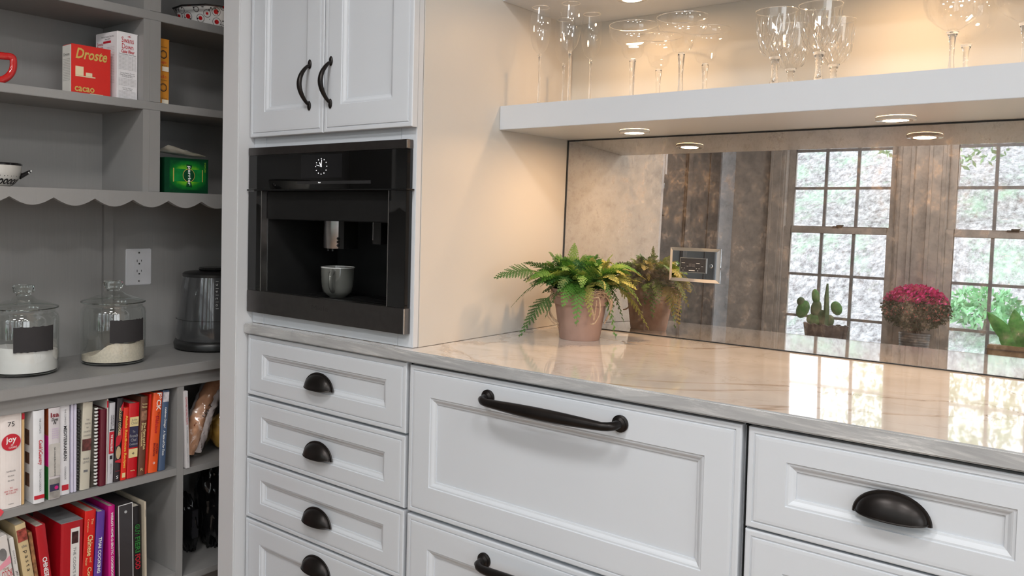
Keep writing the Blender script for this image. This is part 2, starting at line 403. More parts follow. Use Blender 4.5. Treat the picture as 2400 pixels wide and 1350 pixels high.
for i, (sx, sy, r) in enumerate([(-1.35, -5.2, .3), (1.0, -5.3, .34), (.2, -6.6, .35), (2.6, -5.4, .5), (-2.3, -5.8, .45)]):
    z = -.25+max(0, (-sy-4))*.37
    t = thing('shrub', (sx, sy, z), ['small green shrub low on the slope behind the first window', 'green shrub low on the slope behind the second window', 'green shrub halfway up the slope between the windows', 'green shrub behind the third window', 'green shrub left of the first window outside'][i], 'shrub', 'shrubs on the hillside outside')
    tag(leafcloud((0, 0, r*.55), (r, r, r*.6), 500, .045, 50+i).build('foliage', SHR, t), kind='stuff')
    MB().tube([(0, 0, -.05), (.03, 0, r*.4), (-.05, .03, r*.8)], [.02, .015, .006], 6).build('stem', BARK, t)

# ================================================================== KITCHEN CABINETS
def front(x0, x1, z0, z1, ix, iz):
    "cabinet front with beaded outer edge, flat frame, ogee step and recessed panel; faces -Y"
    yb, yf = -.0008, -.020
    R = [(0, yb), (0, yf+.003), (.0012, yf+.0012), (.003, yf+.0008), (.0095, yf+.0008), (.0105, yf+.0028), (.0125, yf+.0028), (.0135, yf+.0004), (.0185, yf), ]
    P = [(0, yf), (.0012, yf+.0026), (.0045, yf+.0026), (.007, yf+.004), (.011, yf+.0075), (.0145, yf+.0085), (.0148, yf+.0112)]
    rings = [(a, a, y) for a, y in R]+[(ix+a, iz+a, y) for a, y in P]
    v = []; f = []
    for a, b, y in rings: v += [(x0+a, y, z0+b), (x1-a, y, z0+b), (x1-a, y, z1-b), (x0+a, y, z1-b)]
    for k in range(len(rings)-1):
        for i in range(4):
            j = (i+1) % 4; f.append((k*4+i, k*4+j, k*4+4+j, k*4+4+i))
    n = len(rings)-1
    f.append((n*4, n*4+1, n*4+2, n*4+3)); f.append((3, 2, 1, 0))
    return MB().add(v, f)
def cup_pull(cx, z0, parent, w=.108, h=.036, d=.025):
    m = MB(); a = w/2; nu, nv = 24, 8; v = []; f = []
    for j in range(nv+1):                                     # quarter ellipsoid shell
        ph = PI/2*j/nv
        for i in range(nu+1):
            th = PI*i/nu
            v.append((cx-a*math.cos(th)*(.93+.0*j), -.020-d*math.sin(ph)*math.sin(th)**.8, z0+h*math.sin(th)*math.cos(ph)-.0035*math.sin(ph)*math.sin(th)))
    for j in range(nv):
        for i in range(nu): q = j*(nu+1)+i; f.append((q, q+1, q+nu+2, q+nu+1))
    m.add(v, f)
    v = []; f = []                                            # flat half-moon rim on the drawer face
    for i in range(nu+1):
        th = PI*i/nu
        for s, y in ((.90, -.0235), (1.0, -.0235), (1.03, -.0205)): v.append((cx-a*s*math.cos(th), y, z0-.004+(h+.006)*s*math.sin(th)))
    for i in range(nu):
        for k in range(2): f.append((i*3+k, i*3+k+1, i*3+k+4, i*3+k+3))
    m.add(v, f)
    m.tube([(cx-a*.93*math.cos(PI*i/nu), -.0195-d*math.sin(PI*i/nu)**.8, z0-.0035*math.sin(PI*i/nu)) for i in range(nu+1)], .0017, 6)
    return m.build('cup_pull', BLACKM, parent, smooth=True)
def bar_pull(xa, xb, z, parent):
    m = MB(); n = 28; L = xb-xa
    pts = [(xa, -.019, z), (xa, -.034, z), (xa+.002, -.046, z-.001), (xa+.010, -.053, z-.002)]; rr = [.0095, .0085, .0085, .0085]
    for i in range(n+1):
        t = i/n; pts.append((xa+.02+(L-.04)*t, -.056-.004*math.sin(PI*t), z-.003)); rr.append(.0085+.0045*math.sin(PI*t))
    pts += [(xb-.010, -.053, z-.002), (xb-.002, -.046, z-.001), (xb, -.034, z), (xb, -.019, z)]; rr += [.0085, .0085, .0085, .0095]
    m.tube(pts, rr, 14)
    for x in (xa, xb):
        v = []
        for r, y in ((.0165, -.0201), (.0165, -.024), (.0135, -.0255), (.0135, -.028), (.011, -.0295), (.0085, -.031)):
            v.append((r, y))
        seg = 24; V = []; F = []
        for r, y in v:
            for k in range(seg): a = 2*PI*k/seg; V.append((x+r*math.cos(a), y, z+r*math.sin(a)))
        for i in range(len(v)-1):
            for k in range(seg): k2 = (k+1) % seg; F.append((i*seg+k, i*seg+k2, (i+1)*seg+k2, (i+1)*seg+k))
        m.add(V, F)
    return m.build('bar_pull', BLACKM, parent, smooth=True)
def arch_pull(x, z0, z1, parent):
    m = MB(); n = 22; pts = []; rr = []
    for i in range(n+1):
        t = i/n; s = math.sin(PI*t)
        pts.append((x, -.0215-.034*s**.75, z0+.011+(z1-z0-.022)*t)); rr.append(.0048+.0028*s)
    m.tube(pts, rr, 12, flat=.8)
    for z in (z0+.009, z1-.009):
        m.ellips((x, -.0215, z), (.0066, .004, .0125), 16, 8)
    return m.build('arch_pull', BLACKM, parent, smooth=True)

# --- tall cabinet with the built-in coffee machine
TZ = 2.5
t = thing('tall_cabinet', (-.305, 0, .9145), 'tall off-white oven cabinet standing on the worktop beside the pantry', 'cabinet')
def off(ob, e):                                               # parent keeping world coordinates
    ob.parent = e; ob.matrix_parent_inverse = Matrix.Translation(-Vector(e.location)); return ob
m = MB()
m.box(-.6115, -.560, 0, .02, .9147, TZ); m.box(-.050, -.0012, 0, .0185, .9147, TZ)       # stiles
m.box(-.560, -.050, .001, .02, 1.4035, 1.46); m.box(-.560, -.050, .001, .02, .9147, .9466); m.box(-.56, -.05, .001, .02, 2.44, TZ)
off(m.build('face_frame', WHITE, bevel=.0012), t)
m = MB(); m.box(-.0095, 0, .0197, Y1-.001, .9147, TZ); off(m.build('side_panel', SIDEP, bevel=.0006), t)
m = MB(); m.box(-.6115, -.6035, .0205, Y1-.001, .9147, TZ); m.box(-.6035, -.0095, Y1-.02, Y1-.001, .9147, TZ)
m.box(-.6035, -.0095, .0205, Y1-.02, 1.406, 1.42); m.box(-.6035, -.0095, .0205, Y1-.02, .9147, .9255); off(m.build('carcass', WHITE), t)
for nm, a, b, px in (('left', -.6065, -.3065, -.3577), ('right', -.3030, -.0003, -.2773)):
    d = off(front(a, b, 1.4315, 2.43, .062, .067).build('cabinet_door', WHITE), t)
    h = arch_pull(px, 1.4935, 1.618, None); h.parent = d

# --- coffee machine
OV = thing('coffee_machine', (-.309, -.0005, .9476), 'black glass and steel coffee machine built into the tall cabinet', 'coffee machine')
xa, xb, za, zb = -.608, -.0105, .9476, 1.4026
def op(ob): return off(ob, OV)
m = MB(); m.box(xa+.003, xb+.0005, -.001, .0, za+.004, zb-.001)
op(MB().box(xa+.012, xa+.016, .0005, .30, za+.01, zb-.01).box(xb-.03, xb-.026, .021, .30, za+.01, zb-.01).box(xa+.012, xb-.026, .30, .304, za+.01, zb-.01).box(xa+.012, xb-.026, .021, .3, zb-.03, zb-.026).build('housing', SATINB))
op(bx('top_band', DSTEEL, (xa, xb, -.0225, -.0006, 1.3815, zb), bevel=.001))
bb = op(bx('bottom_band', DSTEEL, (xa, xb, -.0225, -.0006, za, 1.0085), bevel=.001))
m = MB(); m.box(xb-.0018, xb+.0002, -.0232, -.0205, za+.001, 1.0075); m.box(xb-.0018, xb+.0002, -.0232, -.0205, 1.3825, zb-.001); m.box(xa, xa+.03, -.0245, -.0222, 1.2835, 1.2885)
op(tag(m.build('polished_edge', CHROME), kind='stuff'))
lt = lettering([('Miele', .062, .0115, (-.303, -.0226, .9835))], ink('band_mark', (.03, .027, .026)), bb, (1, 0, 0), (0, 0, 1)); lt.matrix_parent_inverse = Matrix.Identity(4)
cp = op(bx('control_panel', BGLASS, (xa+.0008, xb-.0008, -.0215, -.0006, 1.2885, 1.3810), bevel=.0008))
bx('display', plain('display_glass', (.010, .010, .011), .12, var=0), (-.3855, -.2300, -.0219, -.0214, 1.3165, 1.376), cp)
bx('touch_strip', plain('touch_strip_glass', (.022, .022, .023), .25, var=0), (-.40, -.128, -.0221, -.0214, 1.3005, 1.3085), cp)
m = MB(); c = (-.3062, 1.3455)
def disc(m, x, z, r, y, seg=10): m.add([(x+r*math.cos(2*PI*k/seg), y, z+r*math.sin(2*PI*k/seg)) for k in range(seg)], [tuple(range(seg))])
for k in range(12): a = 2*PI*k/12; disc(m, c[0]+.0212*math.sin(a), c[1]+.0195*math.cos(a), .0014, -.0223)
disc(m, c[0], c[1], .0021, -.0224)
def hand(m, ang, L, w):
    dx, dz = math.sin(ang), math.cos(ang); px, pz = dz, -dx
    m.add([(c[0]+px*w, -.0223, c[1]+pz*w), (c[0]-px*w, -.0223, c[1]-pz*w), (c[0]-px*w+dx*L, -.0223, c[1]-pz*w+dz*L), (c[0]+px*w+dx*L, -.0223, c[1]+pz*w+dz*L)], [(0, 1, 2, 3)])
hand(m, .08, .0165, .0007); hand(m, -.58, .012, .0013); hand(m, -1.36, .020, .0003)
m.build('clock', emit('display_white', (.9, .9, .92), 1.1), cp)
lettering([('Back', .0085, .0028, (-.3115, -.0225, 1.3047))], MATS['display_white'], cp, (1, 0, 0), (0, 0, 1))
op(bx('ledge', SATINB, (xa+.001, xb+.006, -.028, -.0006, 1.2845, 1.2880), bevel=.0008))
g1 = op(bx('side_glass', BGLASS, (xa+.0008, -.5500, -.0215, -.0006, 1.0090, 1.2840), bevel=.0008))
g2 = op(bx('side_glass', BGLASS, (-.0660, xb-.0008, -.0215, -.0006, 1.0090, 1.2840), bevel=.0008))
op(bx('metal_edge', STEEL, (-.5500, -.5470, -.0222, -.001, 1.0090, 1.2840))); op(bx('metal_edge', STEEL, (-.0685, -.0660, -.0222, -.001, 1.0090, 1.2840)))
m = MB(); m.box(-.547, -.0685, -.004, .010, 1.2070, 1.2840); op(m.build('dispenser_fascia', SATINB, bevel=.002))
m = MB(); m.box(-.547, -.5445, -.001, .26, .990, 1.284); m.box(-.0712, -.0685, -.001, .26, .990, 1.284); m.box(-.547, -.0685, .26, .263, .990, 1.284); m.box(-.547, -.0685, .010, .26, 1.2075, 1.2105)
op(m.build('niche_lining', BPLAST))
m = MB(); m.box(-.5445, -.0712, -.0205, .26, .990, .9925)
for k in range(16):
    x = -.52+.028*k; m.box(x, x+.016, 0, .24, .9925, .9945)
op(m.build('drip_tray', SATINB))
sx0, sy0 = -.4088, .1304
sp = op(MB().lathe([(0, .075), (.0365, .075), (.0365, 0), (.0355, -.002), (0, -.002)], (sx0, sy0, 1.132), 48).build('coffee_spout', STEEL, smooth=True))
m = MB()
for dx, dy in ((-.012, -.020), (.008, -.022)): m.lathe([(.0035, 0), (.0032, -.007), (0, -.007)], (sx0+dx, sy0+dy, 1.1295), 14)
m.build('outlet_nozzle', BPLAST, sp).matrix_parent_inverse = Matrix.Identity(4)
m = MB(); m.box(sx0+.030, sx0+.052, sy0-.022, sy0+.03, 1.130, 1.207)
for k in range(3): m.ellips((sx0+.030, sy0-.0235, 1.139+.0095*k), (.0045, .003, .0038), 10, 6)
m.build('spout_bracket', BPLAST, sp)
op(MB().lathe([(0, .0), (.0066, 0), (.0066, .048), (0, .048)], (-.2133, .0815, 1.160), 20).build('milk_nozzle', CHROME, smooth=True))
op(MB().box(-.215, -.185, .075, .13, 1.150, 1.207).build('milk_bracket', BPLAST))

# --- cup in the machine
MUGM = plain('grey_glazed_stoneware', (.135, .138, .125), .12, coat=.6, var=.05)
t = thing('coffee_cup', (-.4077, .1356, .9946), 'grey glazed cup standing on the drip tray of the coffee machine', 'cup')
pr = [(0, .001), (.026, 0), (.028, .003), (.034, .006), (.041, .016), (.0445, .03), (.0465, .055), (.0475, .082), (.0455, .082), (.043, .05), (.036, .014), (0, .009)]
MB().lathe(pr, seg=48).build('cup_body', MUGM, t, smooth=True)
MB().lathe([(.0477, .0815), (.0475, .0838), (.0455, .0838), (.0452, .0815)], seg=48).build('rim', PORC, t, smooth=True)
dcam = (Vector((CAM.x, CAM.y, 0))-Vector((-.4077, .1356, 0))).normalized()
hd = Matrix.Rotation(-.28, 3, 'Z') @ dcam
pts = [hd*r+Vector((0, 0, z)) for r, z in ((.044, .073), (.060, .074), (.070, .064), (.072, .050), (.067, .034), (.056, .023), (.042, .020))]
MB().tube(pts, [.006, .0065, .006, .006, .0058, .0055, .005], 10, flat=1.3).build('handle', MUGM, t, smooth=True)

# --- base cabinets
def base_unit(name, x0, x1, label, drawers, kind):
    t = thing(name, ((x0+x1)/2, 0, 0), label, 'cabinet', 'base cabinets under the marble worktop')
    m = MB(); m.box(x0, x0+.019, 0, .60, .10, .876); m.box(x1-.019, x1, 0, .60, .10, .876); m.box(x0+.019, x1-.019, .0005, .02, .85, .876); m.box(x0+.019, x1-.019, .58, .6, .1, .876)
    m.box(x0+.019, x1-.019, .0005, .58, .10, .12); m.box(x0+.01, x1-.01, .07, .09, .0005, .1)
    for (z0, z1, *_) in drawers[1:]: m.box(x0+.019, x1-.019, .0005, .02, z1-.02, z1+.03)
    off(m.build('carcass', WHITE, bevel=.0006), t)
    if kind == 'bar': off(bx('gap_shadow_strip', BLACKG, (x1+.0002, x1+.0088, .004, .30, .10, .876)), t)  # black strip set in the open gap to stand for its shadow
    off(bx('build_up_shadow_strip', BLACKG, (x0+.001, x1-.001, .006, .59, .876, .8865)), t)  # worktop support coloured black as the shadow gap above the drawers
    for (z0, z1, iz, pz) in drawers:
        d = off(front(x0+.0008, x1-.0008, z0, z1, .064, iz).build('drawer_front', WHITE), t)
        if kind == 'cup' and pz: h = cup_pull((x0+x1)/2, pz, None); h.parent = d
        if kind == 'bar' and pz: h = bar_pull((x0+x1)/2-.1565, (x0+x1)/2+.1565, pz, None); h.parent = d
    return t
base_unit('drawer_cabinet', -.6055, -.0015, 'narrow white four-drawer cabinet beneath the coffee machine', [(.7155, .8830, .049, .778), (.5385, .7085, .049, .600), (.3675, .5320, .049, .427), (.11, .3612, .060, .30)], 'cup')
base_unit('drawer_cabinet', .0078, .7800, 'wide white cabinet with two deep drawers and long dark bar pulls', [(.538, .8800, .067, .8405), (.11, .5295, .067, .4855)], 'bar')
base_unit('drawer_cabinet', .7895, 1.2350, 'white cabinet at the right end with a large dark cup pull', [(.7067, .8795, .049, .781), (.36, .7025, .060, .640), (.11, .354, .06, .29)], 'cup')
base_unit('drawer_cabinet', 1.2445, 2.04, 'white cabinet beyond the right edge of the photo', [(.538, .8800, .067, .8405), (.11, .5295, .067, .4855)], 'bar')

# --- worktop
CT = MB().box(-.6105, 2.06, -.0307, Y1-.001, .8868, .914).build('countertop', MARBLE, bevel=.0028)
tag(CT, 'long pale marble worktop with brown veins running under the mirror', 'countertop')

# --- floating shelves
for nm, z0, z1, lb in (('floating_shelf', 1.4541, 1.5158, 'thick white floating shelf carrying the stemware above the mirror'), ('floating_shelf', 1.7879, 1.85, 'upper white floating shelf above the glasses, cut by the top of the photo')):
    o = bx(nm, WHITE, (.0005, 2.06, .3214, Y1-.0005, z0, z1), bevel=.0008)
    tag(o, lb, 'shelf')

# --- antiqued mirror leaning back slightly, with its edge
th = math.radians(1.8235); Db = .6428
ZMT = 1.4535
def my(z): return Db+(z-.914)*math.tan(th)
t = thing('antique_mirror', (1.0, Db, .9146), 'antiqued mottled mirror backsplash standing on the worktop', 'mirror')
MX0, MX1 = .0042, 2.05
v = [(MX0, my(.9150), .9150), (MX1, my(.9150), .9150), (MX1, my(ZMT), ZMT), (MX0, my(ZMT), ZMT)]
off(MB().add(v+[(x, y+.005, z) for x, y, z in v], [(0, 1, 2, 3), (4, 7, 6, 5), (0, 4, 5, 1), (1, 5, 6, 2), (2, 6, 7, 3), (3, 7, 4, 0)]).build('mirror_glass', MIRROR), t)
m = MB(); e = .0028
def strip(a, b, z0, z1): m.add([(a, my(z0)-.0015, z0), (b, my(z0)-.0015, z0), (b, my(z1)-.0015, z1), (a, my(z1)-.0015, z1), (a, my(z0)+.004, z0), (b, my(z0)+.004, z0), (b, my(z1)+.004, z1), (a, my(z1)+.004, z1)], [(0, 1, 2, 3), (4, 7, 6, 5), (0, 4, 5, 1), (1, 5, 6, 2), (2, 6, 7, 3), (3, 7, 4, 0)])
strip(MX0, MX1, .9148, .9148+.0022); strip(MX0-.0025, MX0+.0012, .915, ZMT); strip(MX0, MX1, ZMT-.0035, ZMT)
off(m.build('mirror_edge', plain('dark_mirror_edge', (.02, .022, .024), .35)), t)

# --- mirrored outlet on the backsplash
oz = 1.1115; ox = .4035; ot = thing('mirror_outlet', (ox, my(oz)-.0002, oz), 'power outlet with a shiny chrome-edged plate mounted on the mottled mirror', 'outlet')
ot.rotation_euler = (-th, 0, 0)
w, h, bv = .0685, .0445, .0085
v = [(-w, 0, -h), (w, 0, -h), (w, 0, h), (-w, 0, h), (-w, -.002, -h), (w, -.002, -h), (w, -.002, h), (-w, -.002, h), (-w+bv, -.0065, -h+bv), (w-bv, -.0065, -h+bv), (w-bv, -.0065, h-bv), (-w+bv, -.0065, h-bv)]
f = [(0, 1, 5, 4), (1, 2, 6, 5), (2, 3, 7, 6), (3, 0, 4, 7), (4, 5, 9, 8), (5, 6, 10, 9), (6, 7, 11, 10), (7, 4, 8, 11), (8, 9, 10, 11), (3, 2, 1, 0)]
MB().add(v, f).build('mirror_plate', plain('clean_mirror', (.88, .88, .88), .015, metal=1, var=0), ot)
fr = MB()
for x0, x1, z0, z1 in ((-.0375, .0345, .0165, .0185), (-.0375, .0345, -.0205, -.0185), (-.0375, -.0355, -.0185, .0165), (.0325, .0345, -.0185, .0165)): fr.box(x0, x1, -.0098, -.0065, z0, z1)
rc = bx('receptacle', plain('dark_receptacle', (.022, .021, .023), .4), (-.0355, .0325, -.0092, -.0065, -.0185, .0165), ot, .0004)
fr.build('trim_ring', STEEL, ot)
m = MB(); u = MB()
for cx in (-.024, .018):
    m.box(cx-.004, cx+.004, -.0096, -.0090, .006, .0085); m.box(cx-.0012, cx+.0012, -.0096, -.0090, -.0145, -.006); m.box(cx-.0042, cx+.0042, -.0096, -.0090, -.0085, -.006)
    m.lathe([(0, 0), (.0026, 0)], (cx+.0115, 0, 0), 12)
m2 = MB()
for (x, y, z) in m.v[:]: pass
m = MB()
for cx in (-.028, .012):
    m.box(cx-.004, cx+.004, -.0096, -.0090, .005, .0075); m.box(cx-.0012, cx+.0012, -.0096, -.0090, -.0140, -.006); m.box(cx-.0042, cx+.0042, -.0096, -.0090, -.0085, -.006)
    m.box(cx+.0095, cx+.0140, -.0096, -.0090, -.0030, .0015)
tag(m.build('socket_slot', BLACKG, rc), kind='stuff')
m = MB()
for cx in (-.028, .012):
    m.box(cx-.0046, cx+.0046, -.0094, -.0090, .0040, .0050); m.box(cx-.0048, cx-.0018, -.0094, -.0090, -.0094, -.0086); m.box(cx+.0018, cx+.0048, -.0094, -.0090, -.0094, -.0086); m.box(cx-.0012, cx+.0012, -.0094, -.0090, -.0150, -.0141); m.box(cx+.0095, cx+.0140, -.0094, -.0090, -.0038, -.0031)
m.box(-.012, .004, -.0098, -.0092, -.0155, -.0140)
tag(m.build('slot_glints', PORC, rc), kind='stuff')
bx('reset_button', plain('reset_grey', (.045, .042, .044), .5), (-.0125, -.0045, -.0100, -.0092, -.0055, .0035), rc); bx('test_button', MATS['reset_grey'], (-.0035, .0045, -.0100, -.0092, -.0060, .0030), rc)
for cx in (-.0505, .0455):
    o = MB().lathe([(0, 0), (.0045, 0), (.005, .001), (.005, .002)], (0, 0, 0), 16).build('screw', CHROME, ot, smooth=True); o.rotation_euler = (-PI/2, 0, 0); o.location = (cx, -.0085, -.0005)

# --- puck lights
PUCKC = (1.0, .61, .31)
LENS = emit('puck_lens', PUCKC, 430); LENS2 = emit('puck_lens_upper', PUCKC, 225)
def puck(x, y, z, label):
    t = thing('puck_light', (x, y, z), label, 'light', 'puck lights under the shelves')
    MB().lathe([(.036, -.0002), (.038, -.0022), (.038, -.0075), (.036, -.0085), (.0245, -.0085), (.0235, -.0070)], seg=40).build('housing', PORC, t, smooth=True)
    MB().lathe([(0, -.0078), (.0232, -.0078)], seg=32).build('lens', LENS if z < 1.6 else LENS2, t)
    return t
puck(.300, .490, 1.4541, 'round warm puck light under the lower shelf above the fern')
puck(.888, .505, 1.4541, 'round warm puck light under the lower shelf at the right')
puck(1.48, .505, 1.4541, 'puck light under the lower shelf beyond the right edge of the photo')
puck(.291, .475, 1.7879, 'round warm puck light above the coupe glasses at the top edge')
puck(.900, .475, 1.7879, 'puck light under the upper shelf above the cut crystal, out of frame')
puck(1.48, .475, 1.7879, 'puck light under the upper shelf beyond the right edge of the photo')

# --- ceiling fill lights added to brighten the room (above and behind the camera)
CLENS = emit('ceiling_fill_lens', (1.0, .98, .965), 43)
for i, (x, y, lb) in enumerate(((.35, -1.25, 'nearest the pantry'), (1.6, -1.25, 'above the camera'), (2.9, -1.25, 'near the glazed doors'), (.35, -2.45, 'near the first window'), (1.6, -2.45, 'near the third window'), (2.9, -2.45, 'in the far corner by the doors'))):
    t = thing('added_fill_light', (x, y, H-.0002), 'round flush ceiling light '+lb, 'light', 'flush ceiling lights')
    MB().lathe([(.0, -.0), (.20, -.0), (.205, -.01), (.205, -.035), (.192, -.040), (.186, -.034)], seg=40).build('housing', PORC, t, smooth=True)
    MB().lathe([(0, -.036), (.186, -.036)], seg=32).build('diffuser', CLENS, t)

# --- stemware on the shelf
ZS = 1.5160
def glass(name, label, x, y, kind, cat='glass', group=None):
    t = thing(name, (x, y, ZS), label, cat, group)
    P = dict(
        flute=([(.0, .0), (.031, .0005), (.031, .0015), (.012, .004), (.0042, .010), (.0030, .03), (.0028, .115), (.0036, .128), (.0052, .131), (.0038, .134), (.004, .137), (0, .138)],
               [(.0, .137), (.009, .139), (.018, .150), (.0245, .172), (.0275, .198), (.0265, .228), (.0225, .256)]),
        coupe=([(.0, .0), (.036, .0005), (.036, .0017), (.014, .004), (.0062, .012), (.0050, .03), (.0056, .07), (.0074, .088), (.0080, .0975), (.0066, .099), (.0070, .101), (0, .102)],
               [(.0, .1015), (.010, .102), (.020, .107), (.0255, .118), (.0268, .130), (.029, .135), (.041, .142), (.054, .155), (.0595, .170), (.0580, .184)]),
        crystal=([(.0, .0), (.036, .001), (.036, .003), (.012, .006), (.0078, .018), (.0060, .035), (.0072, .056), (.0105, .064), (.0125, .068), (0, .0685)],
                 [(.0, .068), (.020, .070), (.0290, .079), (.0330, .090), (.0365, .110), (.0395, .135), (.0425, .166)]),
        wine=([(.0, .0), (.038, .0005), (.038, .0016), (.014, .004), (.0055, .012), (.0042, .03), (.0045, .055), (.0060, .073), (.0105, .083), (0, .086)],
              [(.0, .085), (.012, .086), (.028, .097), (.043, .113), (.0505, .134), (.0525, .155), (.050, .180), (.0445, .215)]))[kind]
    MB().lathe(P[0], seg=28).build('stem', STEMG, t, smooth=True)
    b = P[1]
    if kind == 'crystal':
        # faceted cuts: long petals above, diamonds below
        m = MB(); seg = 48; v = []; f = []
        rows = []
        for i in range(15):
            z = .068+(.166-.068)*i/14
            for j in range(len(b)-1):
                if b[j][1] <= z <= b[j+1][1]+1e-9:
                    tt = (z-b[j][1])/(b[j+1][1]-b[j][1]); r = b[j][0]+(b[j+1][0]-b[j][0])*tt; break
            rows.append((r, z))
        rows[0] = (.0, .068); rows.insert(1, (.016, .0688))
        for i, (r, z) in enumerate(rows):
            for k in range(seg):
                a = 2*PI*k/seg; cut = 0
                if 2 <= i <= 8: cut = .0013*((k+i) % 2)
                if 7 < i <= 12: cut = .0014*max(0, 1-abs(((k % 6)-3))/1.6)*(1-(i-8)/5)
                v.append(((r-cut)*math.cos(a), (r-cut)*math.sin(a), z))
        for i in range(len(rows)-1):
            for k in range(seg): k2 = (k+1) % seg; f.append((i*seg+k, i*seg+k2, (i+1)*seg+k2, (i+1)*seg+k))
        m.add(v, f); o = m.build('bowl', CUTBOWL, t)
        def rz(z):
            for j in range(len(b)-1):
                if b[j][1] <= z <= b[j+1][1]: return b[j][0]+(b[j+1][0]-b[j][0])*(z-b[j][1])/(b[j+1][1]-b[j][1])
            return b[-1][0]
        c = MB()
        for k in range(14):
            for sg in (-1, 1):
                c.tube([((rz(z)+.0002)*math.cos(2*PI*k/14+sg*(z-.072)*11), (rz(z)+.0002)*math.sin(2*PI*k/14+sg*(z-.072)*11), z) for z in [.072+.0053*q for q in range(9)]], .00055, 4)
            a = 2*PI*(k+.5)/14
            for sg in (-1, 1): c.tube([((rz(z)+.0002)*math.cos(a+sg*.11*math.sin(PI*(z-.108)/.044)), (rz(z)+.0002)*math.sin(a+sg*.11*math.sin(PI*(z-.108)/.044)), z) for z in [.108+.0055*q for q in range(9)]], .0005, 4)
        tag(c.build('cut_facets', RIMG, t), kind='stuff')
    else:
        MB().lathe(b, seg=48).build('bowl', BOWLG, t, smooth=True)
    r, z = b[-1]
    MB().lathe([(r, z-.0012), (r+.0009, z-.0003), (r+.0007, z+.0008), (r-.0007, z+.0008), (r-.0009, z-.0003), (r, z-.0012)], seg=56).build('rim', RIMG, t, smooth=True)
    return t
CUTBOWL = mk_thin('cut_crystal_bowl', (.99, .985, .975), .7, .02, base=.09)
g = 'champagne flutes on the shelf'
glass('champagne_flute', 'leftmost champagne flute on the shelf, standing at the front', .080, .382, 'flute', group=g)
glass('champagne_flute', 'tallest-looking champagne flute, front of the shelf right of the leftmost', .164, .392, 'flute', group=g)
glass('champagne_flute', 'champagne flute at the back, rightmost of the four flutes', .151, .520, 'flute', group=g)
glass('champagne_flute', 'champagne flute at the back, half hidden behind the front flutes', .061, .530, 'flute', group=g)
g = 'coupe glasses on the shelf'
glass('coupe_glass', 'wide margarita coupe at the front under the glowing puck light', .328, .415, 'coupe', group=g)
glass('coupe_glass', 'wide margarita coupe at the front, right of the one under the light', .457, .405, 'coupe', group=g)
glass('coupe_glass', 'margarita coupe at the back, rightmost of the four coupes', .450, .560, 'coupe', group=g)
glass('coupe_glass', 'margarita coupe at the back, seen between the two front coupes', .322, .570, 'coupe', group=g)
g = 'cut crystal goblets on the shelf'
glass('crystal_goblet', 'cut crystal goblet at the front, leftmost of the crystal', .672, .400, 'crystal', group=g)
glass('crystal_goblet', 'cut crystal goblet at the front, second of the crystal from the left', .762, .398, 'crystal', group=g)
glass('crystal_goblet', 'cut crystal goblet at the back, rightmost of the crystal', .748, .560, 'crystal', group=g)
glass('crystal_goblet', 'cut crystal goblet at the back, half hidden behind the leftmost crystal', .655, .560, 'crystal', group=g)
g = 'large wine glasses on the shelf'
glass('wine_glass', 'large round wine glass at the front, near the right edge', .998, .412, 'wine', group=g)
glass('wine_glass', 'wine glass at the back, just right of the large front one', 1.000, .560, 'wine', group=g)
glass('wine_glass', 'wine glass cut by the upper right corner of the photo', 1.112, .405, 'wine', group=g)

# --- potted fern
PX, PY = .1848, .4442
FT = thing('potted_fern', (PX, PY, .9142), 'bushy green fern in a terracotta pot tied with twine on the worktop', 'plant')
pot = MB().lathe([(0, .0), (.0510, .0), (.0515, .001), (.0655, .088), (.0660, .0905), (.0712, .0915), (.0745, .128), (.0740, .131), (.0690, .131), (.0660, .118), (0, .115)], seg=56).build('pot', TERRA, FT, smooth=True)
MB().lathe([(0, .121), (.05, .119), (.066, .114)], seg=24).build('soil', SOIL, FT)
def mk_leaf(name, c1, c2):
    n = N(name); v = n.coord(); a = n.noise(v, 25, 3)
    n.l(n.ramp(a, [(.3, c1), (.7, c2)]), n.b.inputs['Base Color']); n.b.inputs['Roughness'].default_value = .55
    tr = n.n('BsdfTranslucent'); tr.inputs[0].default_value = (*c2, 1); mx = n.n('MixShader'); mx.inputs[0].default_value = .25
    n.l(n.b.outputs[0], mx.inputs[1]); n.l(tr.outputs[0], mx.inputs[2]); n.l(mx.outputs[0], n.out.inputs[0]); return n.m
FERN = [mk_leaf('fern_dark', (.022, .075, .014), (.05, .15, .03)), mk_leaf('fern_mid', (.05, .16, .02), (.10, .26, .035)), mk_leaf('fern_light', (.12, .23, .035), (.25, .34, .06)), mk_leaf('fern_yellow', (.24, .25, .05), (.42, .40, .11))]
